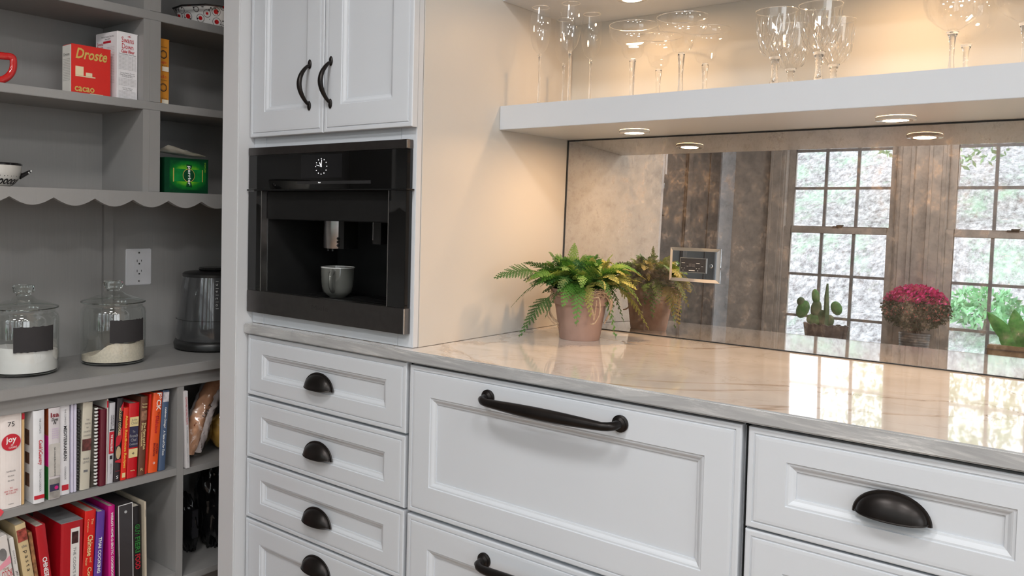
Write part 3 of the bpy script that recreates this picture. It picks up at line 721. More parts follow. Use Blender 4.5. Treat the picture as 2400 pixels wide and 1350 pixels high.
def frond(base, ctrl, tip, width, mat, rd, npin=15, roll=0.0):
    m = MB(); P0, P1, P2 = Vector(base), Vector(ctrl), Vector(tip)
    B = lambda t: P0*(1-t)**2+P1*2*t*(1-t)+P2*t*t
    T = lambda t: ((P1-P0)*(1-t)+(P2-P1)*t).normalized()
    m.tube([B(i/12) for i in range(13)], [.0010*(1-.7*i/12) for i in range(13)], 4)
    L = sum((B((i+1)/20)-B(i/20)).length for i in range(20)); t0 = max(.15, 1-.100/L)
    bl = L*(1-t0); npin = max(7, int(bl/.0082))
    for i in range(npin):
        u = i/(npin-.2); t = t0+(1-t0)*u; p = B(t); tg = T(t)
        side0 = tg.cross(Vector((0, 0, 1)))
        if side0.length < .2: side0 = tg.cross(FW)
        side0.normalize(); side0 = Matrix.Rotation(roll, 3, tg) @ side0; nrm = side0.cross(tg).normalized()
        w = width*(1-u)**.8*(.82+.18*min(1, u*8))+.0015
        for sgn in (-1, 1):
            d = (side0*sgn*.84+tg*(.42+.25*u)-nrm*rd.uniform(-.05, .22)).normalized(); q = d.cross(nrm).normalized(); pp0 = p+tg*(.0022*sgn)
            nk = max(2, int(w/.0042)); hw = bl/npin*.50
            m.add([pp0-q*.0012, pp0+d*w*.6-q*.0008, pp0+d*w, pp0+d*w*.6+q*.0008, pp0+q*.0012], [(0, 1, 2, 3, 4)])
            for k in range(nk):
                a = (k+.45)/nk; c = pp0+d*w*a; s = hw*(1-a)**.5+.0008; e = w/nk*.60
                for s2 in (-1, 1):
                    o = q*s2*s+nrm*rd.uniform(-.0006, .0006)
                    m.add([c-d*e*.5, c+o*.7-d*e*.25, c+o+d*e*.75, c+o*.55+d*e*1.1, c+d*e*.7], [(0, 1, 2, 3, 4)])
        if i == npin-1: m.add([p-side0*.0012, p+tg*.006, p+side0*.0012], [(0, 1, 2)])
    return m.build('frond', mat, FT)
rd = random.Random(11)
P0 = Vector((0, 0, .122)); U = Vector((0, 0, 1)); RT = Vector(rt); FW = Vector((-math.sin(YAW), math.cos(YAW), 0))
def P(a, b, c): return P0+RT*a+U*b+FW*c
# (tip right, up, away; arch height; width; colour)
spec = [(-.232, .035, -.075, .075, .034, 0), (-.165, -.128, -.060, .085, .036, 0), (-.190, -.035, -.09, .09, .032, 0), (-.155, .075, -.04, .05, .034, 0), (-.125, .020, -.08, .07, .036, 1),
        (-.020, .125, -.01, .03, .028, 2), (.075, .100, -.02, .03, .026, 2), (-.085, .100, .0, .04, .030, 0), (.165, .035, -.02, .085, .036, 3), (.178, -.095, -.01, .11, .034, 3),
        (.085, -.135, -.045, .12, .030, 1), (.150, -.030, -.04, .10, .034, 2), (-.030, -.075, -.120, .09, .034, 1), (.004, -.055, -.125, .085, .026, 3), (-.065, -.030, -.125, .08, .036, 1),
        (-.105, -.06, -.10, .08, .030, 0), (.055, -.010, -.12, .08, .030, 0), (.110, .070, -.03, .05, .034, 2), (-.060, .060, -.09, .06, .034, 1), (.030, .055, -.10, .06, .034, 2),
        (.08, .03, -.09, .07, .034, 3), (-.02, .02, -.13, .08, .034, 1), (.120, .00, -.07, .09, .032, 3), (-.14, .04, -.09, .06, .034, 1), (.02, .09, -.05, .04, .030, 3),
        (.06, .085, .04, .04, .030, 2), (.13, .05, .02, .06, .030, 0), (.10, -.05, .06, .09, .030, 1), (.15, -.04, .04, .09, .030, 1), (.02, .06, .13, .06, .034, 1), (-.05, .05, .12, .06, .034, 0),
        (.07, -.01, .12, .09, .030, 1), (-.10, .03, .10, .06, .030, 1), (.125, -.085, .045, .12, .026, 1), (.16, .045, .01, .09, .028, 1)]
for k in range(150):
    a = rd.uniform(0, 2*PI); r = rd.uniform(.03, .140); c = math.sin(a)*r; aa = math.cos(a)*r*1.22
    spec.append((aa+.004, rd.uniform(.035, .112)-r*.42, c if c < .10 else .10, rd.uniform(.03, .075), rd.uniform(.024, .034), rd.choice([0, 1, 1, 2, 3, 3] if aa > -.02 else [0, 0, 1, 1, 2])))
for (a, b, c, hgt, wd, ci) in spec:
    ang = math.atan2(c, a); st = P(math.cos(ang)*.035, rd.uniform(-.005, .006), math.sin(ang)*.035)
    tip = P(a, b, c); mid = (st+tip)*.5+U*hgt-(tip-st)*.08
    while (tip.x+PX) < .016: tip.x += .004
    while tip.y+PY > .62: tip.y -= .004
    tip.z = max(tip.z, .006)
    frond(st, mid, tip, wd*(1.12 if (tip-st).length > .15 else .98), FERN[ci], rd, roll=rd.uniform(-.6, .6))
def spline(pts, n_=6):
    q = []; n = len(pts)
    for i in range(n-1):
        a, b, c, d = [Vector(pts[max(0, min(n-1, j))]) for j in (i-1, i, i+1, i+2)]
        for s in range(n_): t = s/n_; q.append(.5*((2*b)+(c-a)*t+(2*a-5*b+4*c-d)*t*t+(3*b-a-3*c+d)*t**3))
    return q+[Vector(pts[-1])]
def twine(pts, r=.0019):
    # Catmull-Rom through points
    q = []; n = len(pts)
    for i in range(n-1):
        a, b, c, d = [Vector(pts[max(0, min(n-1, j))]) for j in (i-1, i, i+1, i+2)]
        for s in range(6):
            t = s/6; q.append(.5*((2*b)+(c-a)*t+(2*a-5*b+4*c-d)*t*t+(3*b-a-3*c+d)*t**3)+Vector((rd.gauss(0, .0004), rd.gauss(0, .0004), rd.gauss(0, .0004))))
    q.append(Vector(pts[-1])); return MB().tube(q, r, 7).build('twine', TWINE, FT, smooth=True)
def Q(a, z, c): return RT*a+FW*c+U*z
twine([Q(.076*math.cos(t), .118+.004*math.sin(3*t), .076*math.sin(t)) for t in [2*PI*i/20 for i in range(21)]], .0022)
twine([Q(.076*math.cos(t), .123+.003*math.sin(5*t), .077*math.sin(t)) for t in [2*PI*i/20 for i in range(21)]], .002)
twine([Q(-.077, .12, -.01), Q(-.086, .09, -.02), Q(-.078, .062, -.03), Q(-.062, .045, -.02), Q(-.058, .03, -.01)])
twine([Q(-.077, .12, -.02), Q(-.092, .085, -.03), Q(-.088, .06, -.035), Q(-.070, .04, -.03)])
twine([Q(-.075, .115, -.01), Q(-.083, .07, -.02), Q(-.072, .05, -.03), Q(-.060, .042, -.03)])
twine([Q(.000, .110, -.079), Q(.012, .095, -.083), Q(.018, .070, -.084), Q(.020, .060, -.083), Q(.024, .09, -.082), Q(.026, .108, -.08)])
twine([Q(-.005, .108, -.079), Q(.01, .112, -.083), Q(.03, .115, -.080), Q(.036, .095, -.078), Q(.034, .072, -.078), Q(.024, .052, -.080), Q(.012, .048, -.08)])
twine([Q(.03, .13, -.07), Q(.055, .125, -.06), Q(.068, .105, -.05), Q(.066, .085, -.048), Q(.072, .10, -.04), Q(.06, .12, -.05)], .0026)
twine([Q(.050, .125, -.062), Q(.070, .112, -.045), Q(.075, .09, -.038), Q(.062, .062, -.04), Q(.054, .045, -.045)], .0016)
twine([Q(.045, .125, -.062), Q(.066, .10, -.05), Q(.070, .075, -.04), Q(.058, .055, -.05)], .0016)
twine([Q(.02, .115, .078), Q(.04, .08, .075), Q(.03, .06, .082), Q(.01, .055, .085)], .0022)
m = MB(); rr2 = random.Random(3)
for k in range(60):
    a = rr2.uniform(.02, .06); z = .112+rr2.random()*.02; s = Q(a, z, -.06-rr2.random()*.012); e = s+Vector((rr2.gauss(0, .008), rr2.gauss(0, .008), rr2.gauss(0, .006)))
    m.tube([s, (s+e)/2+Vector((0, 0, .003)), e], .0006, 4)
tag(m.build('frayed_fibres', TWINE, FT), kind='stuff')

# ================================================================== PANTRY
PU = thing('pantry_shelving', (-1.06, -.35, 1.232), 'grey painted open pantry shelving with a scalloped edge board', 'shelving')
PYA, PYB, XB, XF = -1.70, .62, -1.19, -.95
def pp(ob): return off(ob, PU)
pp(bx('back_panel', PANTRY, (XB-.012, XB, PYA, PYB, 1.2601, 2.50)))
def board(nm, z0, z1): return pp(bx(nm, PANTRY, (XB+.0005, XF, PYA, PYB, z0, z1), bevel=.0012))
board('shelf', 1.5202, 1.5442); board('shelf', 1.7836, 1.8095); board('shelf', 2.07, 2.094); board('shelf', 1.2600, 1.2784)
board('top_board', 2.48, 2.50)
for a, b in ((1.2786, 1.5200), (1.5444, 1.7834), (1.8097, 2.0698), (2.0942, 2.479)):
    pp(bx('divider', PANTRY, (XB+.0005, XF-.001, -.1445, -.1245, a, b)))
    pp(bx('stile', PANTRY, (XF-.02, XF+.0005, -.1242, -.0890, a, b), bevel=.0008))
    pp(bx('divider', PANTRY, (XB+.0005, XF-.001, -.98, -.96, a, b)))
# scalloped board
m = MB(); v = []; pts = []
y = -.4140-.1145*11
while y < PYB-.02:
    for k in range(12):
        t = k/12; yy = y+.1145*t
        if yy < PYB: pts.append((yy, 1.2325+.021*(1-math.sin(PI*t))**1.0 if 0 <= t < 1 else 1.2535))
    y += .1145
pts.append((PYB, 1.2535)); n = len(pts); V = []; F = []
for xx in (XF+.0005, XF+.0185):
    for (yy, z) in pts: V += [(xx, yy, z), (xx, yy, 1.2784)]
for i in range(n-1):
    F += [(2*i, 2*i+1, 2*i+3, 2*i+2), (2*n+2*i, 2*n+2*i+2, 2*n+2*i+3, 2*n+2*i+1), (2*i, 2*i+2, 2*n+2*i+2, 2*n+2*i), (2*i+1, 2*n+2*i+1, 2*n+2*i+3, 2*i+3)]
F += [(0, 2*n, 2*n+1, 1), (2*n-2, 2*n-1, 4*n-1, 4*n-2)]
pp(MB().add(V, F).build('scalloped_board', PANTRY))
pp(bx('side_board', PANTRY, (XB, XF, PYA-.02, PYA-.0005, 1.2322, 2.5)))

LB = thing('pantry_bookcase', (-1.03, -.35, .0002), 'grey painted pantry base with a deep counter over cookbook shelves', 'cabinet')
def lp(ob): return off(ob, LB)
lp(bx('counter', PANTRY, (-1.22, -.850, PYA, PYB, .7408, .7703), bevel=.002))
lp(bx('wall_panel', PANTRY, (-1.215, -1.203, PYA, PYB, .7705, 1.2598)))
lp(bx('wall_batten', PANTRY, (-1.2028, -1.190, -.137, -.105, .7706, 1.2598), bevel=.001))
lp(bx('rail', PANTRY, (-.89, -.870, PYA, PYB, .7005, .7406), bevel=.0006))
XL = -.872
lp(bx('back_panel', PANTRY, (-1.215, -1.205, PYA, PYB, .02, .7405)))
lp(bx('shelf', PANTRY, (-1.2048, XL, PYA, -.0724, .4345, .4560), bevel=.001))
lp(bx('shelf', PANTRY, (-1.2048, XL, -.0496, PYB, .4290, .4485), bevel=.001))
lp(bx('divider', PANTRY, (-1.2048, XL+.0005, -.0722, -.0498, .02, .7004), bevel=.001))
lp(bx('divider', PANTRY, (-1.2048, XL-.0005, -.92, -.90, .142, .434)))
lp(bx('base_board', PANTRY, (-1.2048, XL, PYA, -.0724, .12, .14), bevel=.001))
lp(bx('base_board', PANTRY, (-1.2048, XL, -.0496, PYB, .10, .12), bevel=.001))
lp(bx('toe_board', PANTRY, (-.93, -.91, PYA, PYB, .0002, .1195)))
lp(bx('end_board', PANTRY, (-1.2048, XL, PYA-.02, PYA-.0004, .0002, .7405)))

# --- pantry outlet (plate, receptacle, slots)
t = thing('wall_outlet', (-1.2030, -.0125, 1.0375), 'grey duplex power outlet on the pantry back wall above the jars', 'outlet')
PLATE = plain('grey_outlet_plastic', srgb(205, 205, 208), .35, var=.02)
bx('plate', PLATE, (-.0026, .005, -.045, .045, -.0595, .0595), t, .0025)
rc = bx('receptacle', PLATE, (.0052, .0070, -.0185, .0185, -.0335, .0335), t, .0008)
m = MB()
for z in (.0165, -.0165):
    m.box(.0068, .0072, -.0085, -.0065, z-.0005, z+.0075); m.box(.0068, .0072, .0065, .0085, z+.0005, z+.0070); m.box(.0068, .0072, -.0025, .0025, z-.0085, z-.0035)
tag(m.build('slot', BLACKG, rc), kind='stuff')
for z in (.0465, -.0465): o = MB().lathe([(0, .0012), (.0028, .0010), (.0032, 0)], (0, 0, 0), 14).build('screw', STEEL, t, smooth=True); o.location = (.005, 0, z); o.rotation_euler = (0, PI/2, 0)

# --- glass canisters
def canister(x, y, r, label, content, level, slope, ly, lz):
    t = thing('glass_canister', (x, y, .7706), label, 'jar', 'glass canisters on the pantry counter')
    o = [(0, .0), (r-.012, .0), (r-.003, .005), (r, .016), (r+.0005, .15), (r-.002, .160), (r-.009, .168), (r-.008, .173), (r-.004, .176)]
    MB().lathe(o, seg=64).build('jar', JARG, t, smooth=True)
    MB().lathe([(0, .0006), (r-.013, .0006), (r-.006, .004), (r-.004, .010), (r-.008, .007), (0, .006)], seg=48).build('jar_base', JARSOLID, t, smooth=True)
    lid = MB().lathe([(r-.002, .1785), (r-.001, .181), (r-.004, .185), (r-.03, .193), (r-.058, .203), (.026, .209), (.020, .213)], seg=56).build('lid', JARG, t, smooth=True)
    MB().lathe([(0, .211), (.019, .213), (.019, .217), (.0265, .222), (.0285, .236), (.026, .241), (0, .241)], seg=18).build('lid_knob', JARSOLID, lid, smooth=False)
    MB().lathe([(r-.0025, .178), (r, .1795), (r-.0005, .182), (r-.006, .181), (r-.0025, .178)], seg=56).build('lid_rim', JARSOLID, lid, smooth=True)
    # contents: a disc-topped heap with a sloping surface
    m = MB(); seg = 48; nr = 10; v = []; f = []; rc = r-.0045
    for i in range(nr+1):
        for k in range(seg):
            a = 2*PI*k/seg; rr = rc*i/nr; px, py = rr*math.cos(a), rr*math.sin(a)
            s = (px*RT.x+py*RT.y); d = (px*FW.x+py*FW.y)
            z = level+slope(s, d)+.0015*noise.noise(Vector((px*60, py*60, x))); v.append((px, py, max(z, .012)))
    for i in range(nr):
        for k in range(seg): k2 = (k+1) % seg; f.append((i*seg+k, i*seg+k2, (i+1)*seg+k2, (i+1)*seg+k))
    o2 = len(v)
    for k in range(seg): a = 2*PI*k/seg; v.append((rc*math.cos(a), rc*math.sin(a), .0105))
    for k in range(seg): k2 = (k+1) % seg; f.append((nr*seg+k, nr*seg+k2, o2+k2, o2+k))
    f.append(tuple(o2+k for k in range(seg))[::-1])
    c = m.add(v, f).build('contents', content, t, smooth=True)
    # chalkboard sticker with torn edges wrapped on the glass
    v = []; f = []; ca = math.atan2(ly[1], ly[0]); ha = ly[2]; n = 22; rg = random.Random(int(x*1000))
    for i in range(n+1):
        a = ca-ha+2*ha*i/n
        for z in (lz[0]+rg.uniform(-.0014, .0014), lz[1]+rg.uniform(-.0014, .0014)): v.append(((r+.0012)*math.cos(a), (r+.0012)*math.sin(a), z))
    for i in range(n): f.append((2*i, 2*i+2, 2*i+3, 2*i+1))
    MB().add(v, f).build('chalk_label', CHALK, t, smooth=True)
CHALK = plain('chalkboard_sticker', srgb(46, 43, 44), .85, var=.05)
FLOURM = plain('white_flour', (.82, .80, .78), .95, var=.02, scale=60)
OATM = plain('cream_sugar', (.70, .62, .50), .95, var=.10, scale=180)
dv = (Vector((CAM.x, CAM.y, 0))-Vector((-1.03, -.18, 0))).normalized(); a1 = math.atan2(dv.y, dv.x)
canister(-1.0304, -.1900, .0915, 'glass canister half full of cream grain sloping to one side, right of the pair', OATM, .043, lambda s, d: .34*s-.06*d+.008*math.sin(s*60), (math.cos(a1+.50), math.sin(a1+.50), .60), (.068, .134))
canister(-1.0405, -.4460, .0895, 'glass canister of white flour cut by the left edge of the photo', FLOURM, .070, lambda s, d: -.05*s-.1*d+.0*s, (math.cos(a1+.42), math.sin(a1+.42), .60), (.068, .136))

# --- black countertop cooker
t = thing('countertop_cooker', (-1.0571, .1775, .7706), 'glossy black rounded cooker beside the white partition on the pantry counter', 'appliance')
CB = plain('gloss_dark_grey', (.045, .046, .048), .12, coat=.6, var=.04)
MB().lathe([(0, .0), (.112, .0), (.125, .006), (.127, .020), (.122, .030), (.118, .032)], seg=56).build('base_ring', BPLAST, t, smooth=True)
body = MB().lathe([(.118, .0322), (.121, .045), (.118, .09), (.112, .14), (.105, .20), (.099, .238)], seg=64).build('body', CB, t, smooth=True)
MB().lathe([(.0995, .2382), (.100, .247), (.094, .252), (.04, .256), (0, .257)], seg=56).build('lid', BPLAST, t, smooth=True)
MB().lathe([(.045, .2565), (.05, .262), (.046, .268), (.0, .269)], seg=40).build('lid_knob', plain('gloss_black', (.01, .01, .01), .08, var=0), t, smooth=True)
MB().lathe([(.1195, .1), (.1182, .1008)], seg=64).build('seam', BLACKG, body)
a0 = math.atan2(CAM.y-.1775, CAM.x+1.0571)
m = MB()
aa = a0+.10
m.add(*text_mesh('| 0 | 2 | 4 | 6 |', .088, .009, (.1125*math.cos(aa), .1125*math.sin(aa), .185), (-.10*math.cos(aa), -.10*math.sin(aa), 1), (math.cos(aa-PI/2), math.sin(aa-PI/2), 0), lift=-.0004))
me = bpy.data.meshes.new('scale_marks'); me.from_pydata(m.v, [], m.f); me.materials.append(INK['silver']); link('scale_marks', me, body)
m = MB(); n = 8
for i in range(n+1):
    aa = a0-.30+.40*i/n
    m.v += [(.1175*math.cos(aa), .1175*math.sin(aa), .082), (.1165*math.cos(aa), .1165*math.sin(aa), .094)]
m.f = [(2*i, 2*i+2, 2*i+3, 2*i+1) for i in range(n)]
m.build('badge_strip', STEEL, t, smooth=True)

# --- boxes and crockery on the upper shelves
def carton(name, x, y0, y1, z0, h, depth, mat, label, cat='box', group=None, rz=0, sidemat=None):
    t = thing(name, (x, (y0+y1)/2, z0+.0003), label, cat, group, rz); w = (y1-y0)
    m = MB(); m.box(-depth, 0, -w/2, w/2, 0, h); o = m.build('carton', mat, t, bevel=.0008)
    f = MB(); f.box(-depth+.002, -.001, -w/2+.001, w/2-.001, h, h+.0012); f.box(-.004, .0004, -w/2, w/2, h-.0008, h+.0014); f.build('top_flap', mat, t)
    return t, w
def col(*a): return plain('card_%d_%d_%d' % a, srgb(*a), .45, var=.03)
YX = (0, 1, 0); ZX = (0, 0, 1)
t, w = carton('cocoa_box', -.978, -.3455, -.2310, 1.5442, .1345, .052, col(206, 38, 28), 'red cocoa box with cream lettering in front of the white flour box', group=None)
lettering([('/Droste', w*.80, .030, (.0008, 0, .112)), ('*cacao', w*.50, .014, (.0008, -w*.17, .0135))], INK['gold'], t, YX, ZX)
bx('side_print', col(225, 222, 215), (-.052+.0008, -.0008, -w/2-.0008, -w/2-.0002, .001, .1335), t)
lettering([('Droste', .034, .008, (-.026, -w/2-.0009, .108))]+[('nutrition facts and storage', .040, .0022, (-.026, -w/2-.0009, .095-.0045*k)) for k in range(14)], INK['black'], t, (1, 0, 0), ZX)
m = MB(); m.box(0, .0012, -w*.40, w*.10, .048, .051); m.box(0, .0012, -w*.40, -w*.20, .0515, .076); m.box(0, .0012, -w*.14, w*.02, .0515, .061); m.box(0, .0012, -.004, w*.30, .002, .0045)
tag(m.build('tray_print', col(222, 205, 170), t), kind='stuff')
t, w = carton('flour_box', -.978, -.2135, -.1460, 1.5442, .1925, .105, col(232, 230, 232), 'tall white cake flour box with red lettering beside the divider', rz=.10)
lettering([('Swans', w*.60, .016, (.0008, 0, .172)), ('Down', w*.56, .015, (.0008, 0, .1535)), ('/Cake Flour', w*.66, .0095, (.0008, .001, .139))], INK['red'], t, YX, ZX)
MB().add([(.0010, -.002, .182), (.0010, .004, .184), (.0010, .011, .188), (.0010, .006, .1835), (.0010, .012, .1815), (.0010, .002, .1815)], [(0, 5, 4, 3, 2, 1)]).build('swan_mark', INK['red'], t)
lettering([('Swans Down Cake Flour', w*.84, .0040, (.0008, 0, .1305))]+[('finely milled for a tender light cake', w*.86, .0023, (.0008, 0, .125-.0038*k)) for k in range(11)]+[('Using Swans Down', w*.7, .004, (.0008, 0, .076)), ('Cake Flour In Place Of', w*.74, .004, (.0008, 0, .071)), ('All-Purpose Flour', w*.55, .004, (.0008, 0, .066))]+[('use one cup plus two tablespoons', w*.86, .0023, (.0008, 0, .060-.0038*k)) for k in range(6)]+[('Tips For Making', w*.5, .0036, (.0008, 0, .033)), ('A Perfect Cake', w*.46, .0036, (.0008, 0, .0285))]+[('have all ingredients at room heat', w*.84, .0022, (.0008, 0, .0235-.0036*k)) for k in range(6)], INK['grey'], t, YX, ZX)
lettering([('Swans', .030, .009, (-.082, -w/2-.0009, .162)), ('Down', .028, .008, (-.082, -w/2-.0009, .152))], INK['red'], t, (1, 0, 0), ZX)
lettering([("America's Favorite Cake Flour", .062, .005, (-.045, -w/2-.0009, .181)), ('Since 1894', .026, .004, (-.045, -w/2-.0009, .174))]+[('nutrition facts per serving', .036, .002, (-.030, -w/2-.0009, .150-.0045*k)) for k in range(24)], INK['grey'], t, (1, 0, 0), ZX)
bx('red_band', INK['red'], (-.066, -.030, -w/2-.0012, -w/2-.0002, .1625, .1685), t)
for k, (z, lb) in enumerate(((1.5442, 'lower of two yellow pasta boxes stacked behind the grey stile'), (1.6435, 'upper of two yellow pasta boxes stacked behind the grey stile'))):
    t, w = carton('pasta_box', -.985, -.115, -.0395, z, .0975, .15, col(205, 135, 45), lb, group='yellow boxes stacked on the right pantry shelf', rz=.02*k)
    lettering([('Lasagna' if k else 'Sweet & co', .028, .010, (.0008, .014, .028 if k else .085))], INK['red'], t, YX, ZX)
    m = MB(); seg = 20
    for a in range(seg):
        b0, b1 = 2*PI*a/seg, 2*PI*(a+1)/seg
        for r0, r1 in ((.0125, .0100), (.0085, .0078)):
            m.add([(.001, .018+r*math.cos(b), .052+r*math.sin(b)) for r, b in ((r0, b0), (r0, b1), (r1, b1), (r1, b0))], [(0, 1, 2, 3)])
    m.build('round_emblem', INK['black'], t)
    bx('white_panel', col(235, 225, 205), (0, .0009, .014, .036, .002, .016), t)
    lettering([('NET WT 16 OZ', .026, .004, (.0009, .017, .0185)), ('Barilla Oven', .028, .0035, (.0009, .016, .074))], INK['black'], t, YX, ZX)

# sparkling water carton
t, w = carton('water_can_carton', -.962, -.0640, .0850, 1.2784, .1060, .115, plain('dark_green_card', srgb(10, 60, 36), .3, var=.2, scale=14), 'dark green sparkling water can carton on the scalloped shelf', rz=-.05)
def mk_glow():
    n = N('green_burst_print'); v = n.coord(); s = n.n('TexGradient', gradient_type='SPHERICAL'); mp = n.n('Mapping'); mp.inputs['Scale'].default_value = (14, 14, 20)
    n.l(v, mp.inputs[0]); n.l(mp.outputs[0], s.inputs[0]); z = n.noise(v, 60, 4)
    mx = n.n('Math', operation='MULTIPLY_ADD'); n.l(z, mx.inputs[0]); mx.inputs[1].default_value = .3; n.l(s.outputs['Fac'], mx.inputs[2])
    n.l(n.ramp(mx.outputs[0], [(.1, srgb(8, 58, 36)), (.45, srgb(20, 120, 40)), (.75, srgb(120, 200, 40))]), n.b.inputs['Base Color']); n.b.inputs['Roughness'].default_value = .3; return n.m
bp = MB().add([(0, -w*.42, -.045), (0, w*.42, -.045), (0, w*.42, .045), (0, -w*.42, .045)], [(0, 1, 2, 3)]).build('burst_print', mk_glow(), t); bp.location = (.0008, .004, .055)
CANG = plain('can_print_green', srgb(20, 125, 55), .3, var=.25, scale=40)
bx('can_print', CANG, (.0008, .0014, -w*.30, w*.36, .036, .074), t)
m = MB(); m.box(.0014, .0017, -w*.315, -w*.295, .034, .076); m.box(.0014, .0017, w*.35, w*.365, .036, .074); m.build('can_rim', INK['gold'], t)
m = MB(); m.add([(.0019, .006+.0205*math.cos(2*PI*k/28), .055+.0205*math.sin(2*PI*k/28)) for k in range(28)], [tuple(range(28))]); m.build('roundel', INK['gold'], t)
m = MB(); m.add([(.0021, .006+.0190*math.cos(2*PI*k/28), .055+.0190*math.sin(2*PI*k/28)) for k in range(28)], [tuple(range(28))]); m.add([(.0022, -.003, .090), (.0022, .017, .086), (.0022, .013, .074), (.0022, -.001, .076)], [(3, 2, 1, 0)]); m.add([(.0022, -.003, .020), (.0022, .018, .018), (.0022, .014, .034), (.0022, -.001, .033)], [(0, 1, 2, 3)]); m.build('roundel_centre', plain('print_darkgreen', srgb(8, 70, 38), .4), t)
lettering([('*perrier', .060, .013, (.0026, .006, .054))], INK['white'], t, (0, 0, -1), (0, 1, 0))
lettering([('10 SLIM CANS', .030, .005, (.0012, w*.42, .082))], INK['lgreen'], t, (0, 0, -1), (0, 1, 0))
# crumpled packet lying on it
PKT = plain('crinkled_white_wrapper', (.86, .85, .80), .35, var=.12, scale=30)
t = thing('wrapped_packet', (-.985, .006, 1.3867), 'crumpled white packet lying on top of the green carton', 'packet')
v = []; f = []; nu, nv = 22, 10
for s in (1, -1):
    for j in range(nv+1):
        for i in range(nu+1):
            u, w_ = i/nu, j/nv; e = min(1, 5*u)*min(1, 5*(1-u))
            th_ = .0055*math.sin(PI*w_)**.7*e+.0025*noise.noise(Vector((u*6, w_*5, s)))
            v.append((-.035+.07*w_+.006*noise.noise(Vector((u*3, 1, 0))), -.068+.132*u, .0085+.026*(1-u)*(.35+.65*w_)+s*max(.0006, th_)))
for s in range(2):
    o_ = s*(nu+1)*(nv+1)
    for j in range(nv):
        for i in range(nu): q = o_+j*(nu+1)+i; f.append((q, q+1, q+nu+2, q+nu+1))
MB().add(v, f).build('wrapper', PKT, t, smooth=True)

# red mug with angular handle (only its handle shows at the left edge)
REDG = plain('red_glaze', (.50, .012, .012), .10, coat=.8, var=.05)
t = thing('red_mug', (-1.03, -.600, 1.5445), 'glossy red mug with a big handle at the left edge', 'mug')
MB().lathe([(0, .0), (.040, .0), (.046, .006), (.050, .04), (.052, .092), (.049, .092), (.046, .04), (.04, .010), (0, .008)], seg=40).build('mug_body', REDG, t, smooth=True)
pts = [(0, .047, .078), (0, .070, .0775), (0, .092, .078), (0, .102, .079), (0, .110, .0775), (0, .1135, .071), (0, .113, .050), (0, .106, .033), (0, .092, .019), (0, .073, .011), (0, .044, .009)]
MB().tube(spline([(p[0]+.02, p[1], p[2]) for p in pts]), .0061, 14, flat=1.6).build('handle', REDG, t, smooth=True)

# patterned bowl with spotted handle
def mk_pat(name, base, dark, sc, second=None):
    n = N(name); v = n.coord(); a = n.n('TexVoronoi'); a.inputs['Scale'].default_value = sc; a.inputs['Randomness'].default_value = .35; n.l(v, a.inputs['Vector'])
    c = n.ramp(a.outputs['Distance'], [(.0, dark), (.26, dark), (.30, base), (.52, base), (.55, second or base), (.60, base)])
    n.l(c, n.b.inputs['Base Color']); n.b.inputs['Roughness'].default_value = .15; n.b.inputs['Coat Weight'].default_value = .4; return n.m
t = thing('patterned_bowl', (-1.045, -.528, 1.2786), 'small black and white patterned handled bowl at the left edge', 'bowl')
BW = plain('bowl_cream_glaze', (.62, .60, .56), .15, coat=.4, var=.03)
bd = MB().lathe([(0, 0), (.040, 0), (.050, .004), (.066, .022), (.072, .042), (.0735, .058), (.070, .058), (.066, .03), (.05, .010), (0, .008)], seg=48).build('bowl_body', BW, t, smooth=True)
MB().lathe([(.0738, .057), (.0748, .061), (.072, .0635), (.069, .061), (.070, .057)], seg=48).build('rim', plain('black_glaze', (.012, .011, .012), .15, coat=.4), t, smooth=True)
m = MB(); m2 = MB()
def prof_r(z): return .066+(.0735-.066)*((z-.022)/.036) if z > .022 else .050+.016*((z-.004)/.018)
def blob(m, a, z, ra, rz, seg=10, lift=.0006):
    r = prof_r(z)+lift
    v = []
    for k in range(seg):
        b = 2*PI*k/seg; zz = z+rz*math.sin(b); aa = a+ra*math.cos(b)/r; rr = prof_r(zz)+lift; v.append((rr*math.cos(aa), rr*math.sin(aa), zz))
    m.add(v, [tuple(range(seg))])
for k in range(22):
    a = 2*PI*k/22; blob(m, a, .046 if k % 2 else .043, .0032, .0042)
    for d, zz in ((-.07, .031), (-.02, .034), (.05, .034), (.10, .030)): blob(m, a+d, zz, .0014, .0030, 8)
for k in range(30): blob(m, 2*PI*k/30, .014, .0062, .0075, 12)
for k in range(30): blob(m2, 2*PI*k/30, .0135, .0026, .0036, 8, .0011)
tag(m.build('painted_flowers', MATS['black_glaze'], bd), kind='stuff'); tag(m2.build('painted_dots', BW, bd), kind='stuff')
hb = MB().tube([(.02, .064, .030), (.02, .074, .034), (.02, .086, .041), (.02, .093, .046)], [.012, .0085, .0075, .0045], 12, flat=.7).build('handle', MATS['black_glaze'], t, smooth=True)
m = MB()
for y_, z_, r_ in ((.0755, .0345, .0036), (.0855, .0405, .0034), (.0925, .0455, .0026)): m.ellips((.0255, y_, z_), (.0022, r_, r_*.9), 10, 6)
tag(m.build('handle_dots', PORC, hb), kind='stuff')

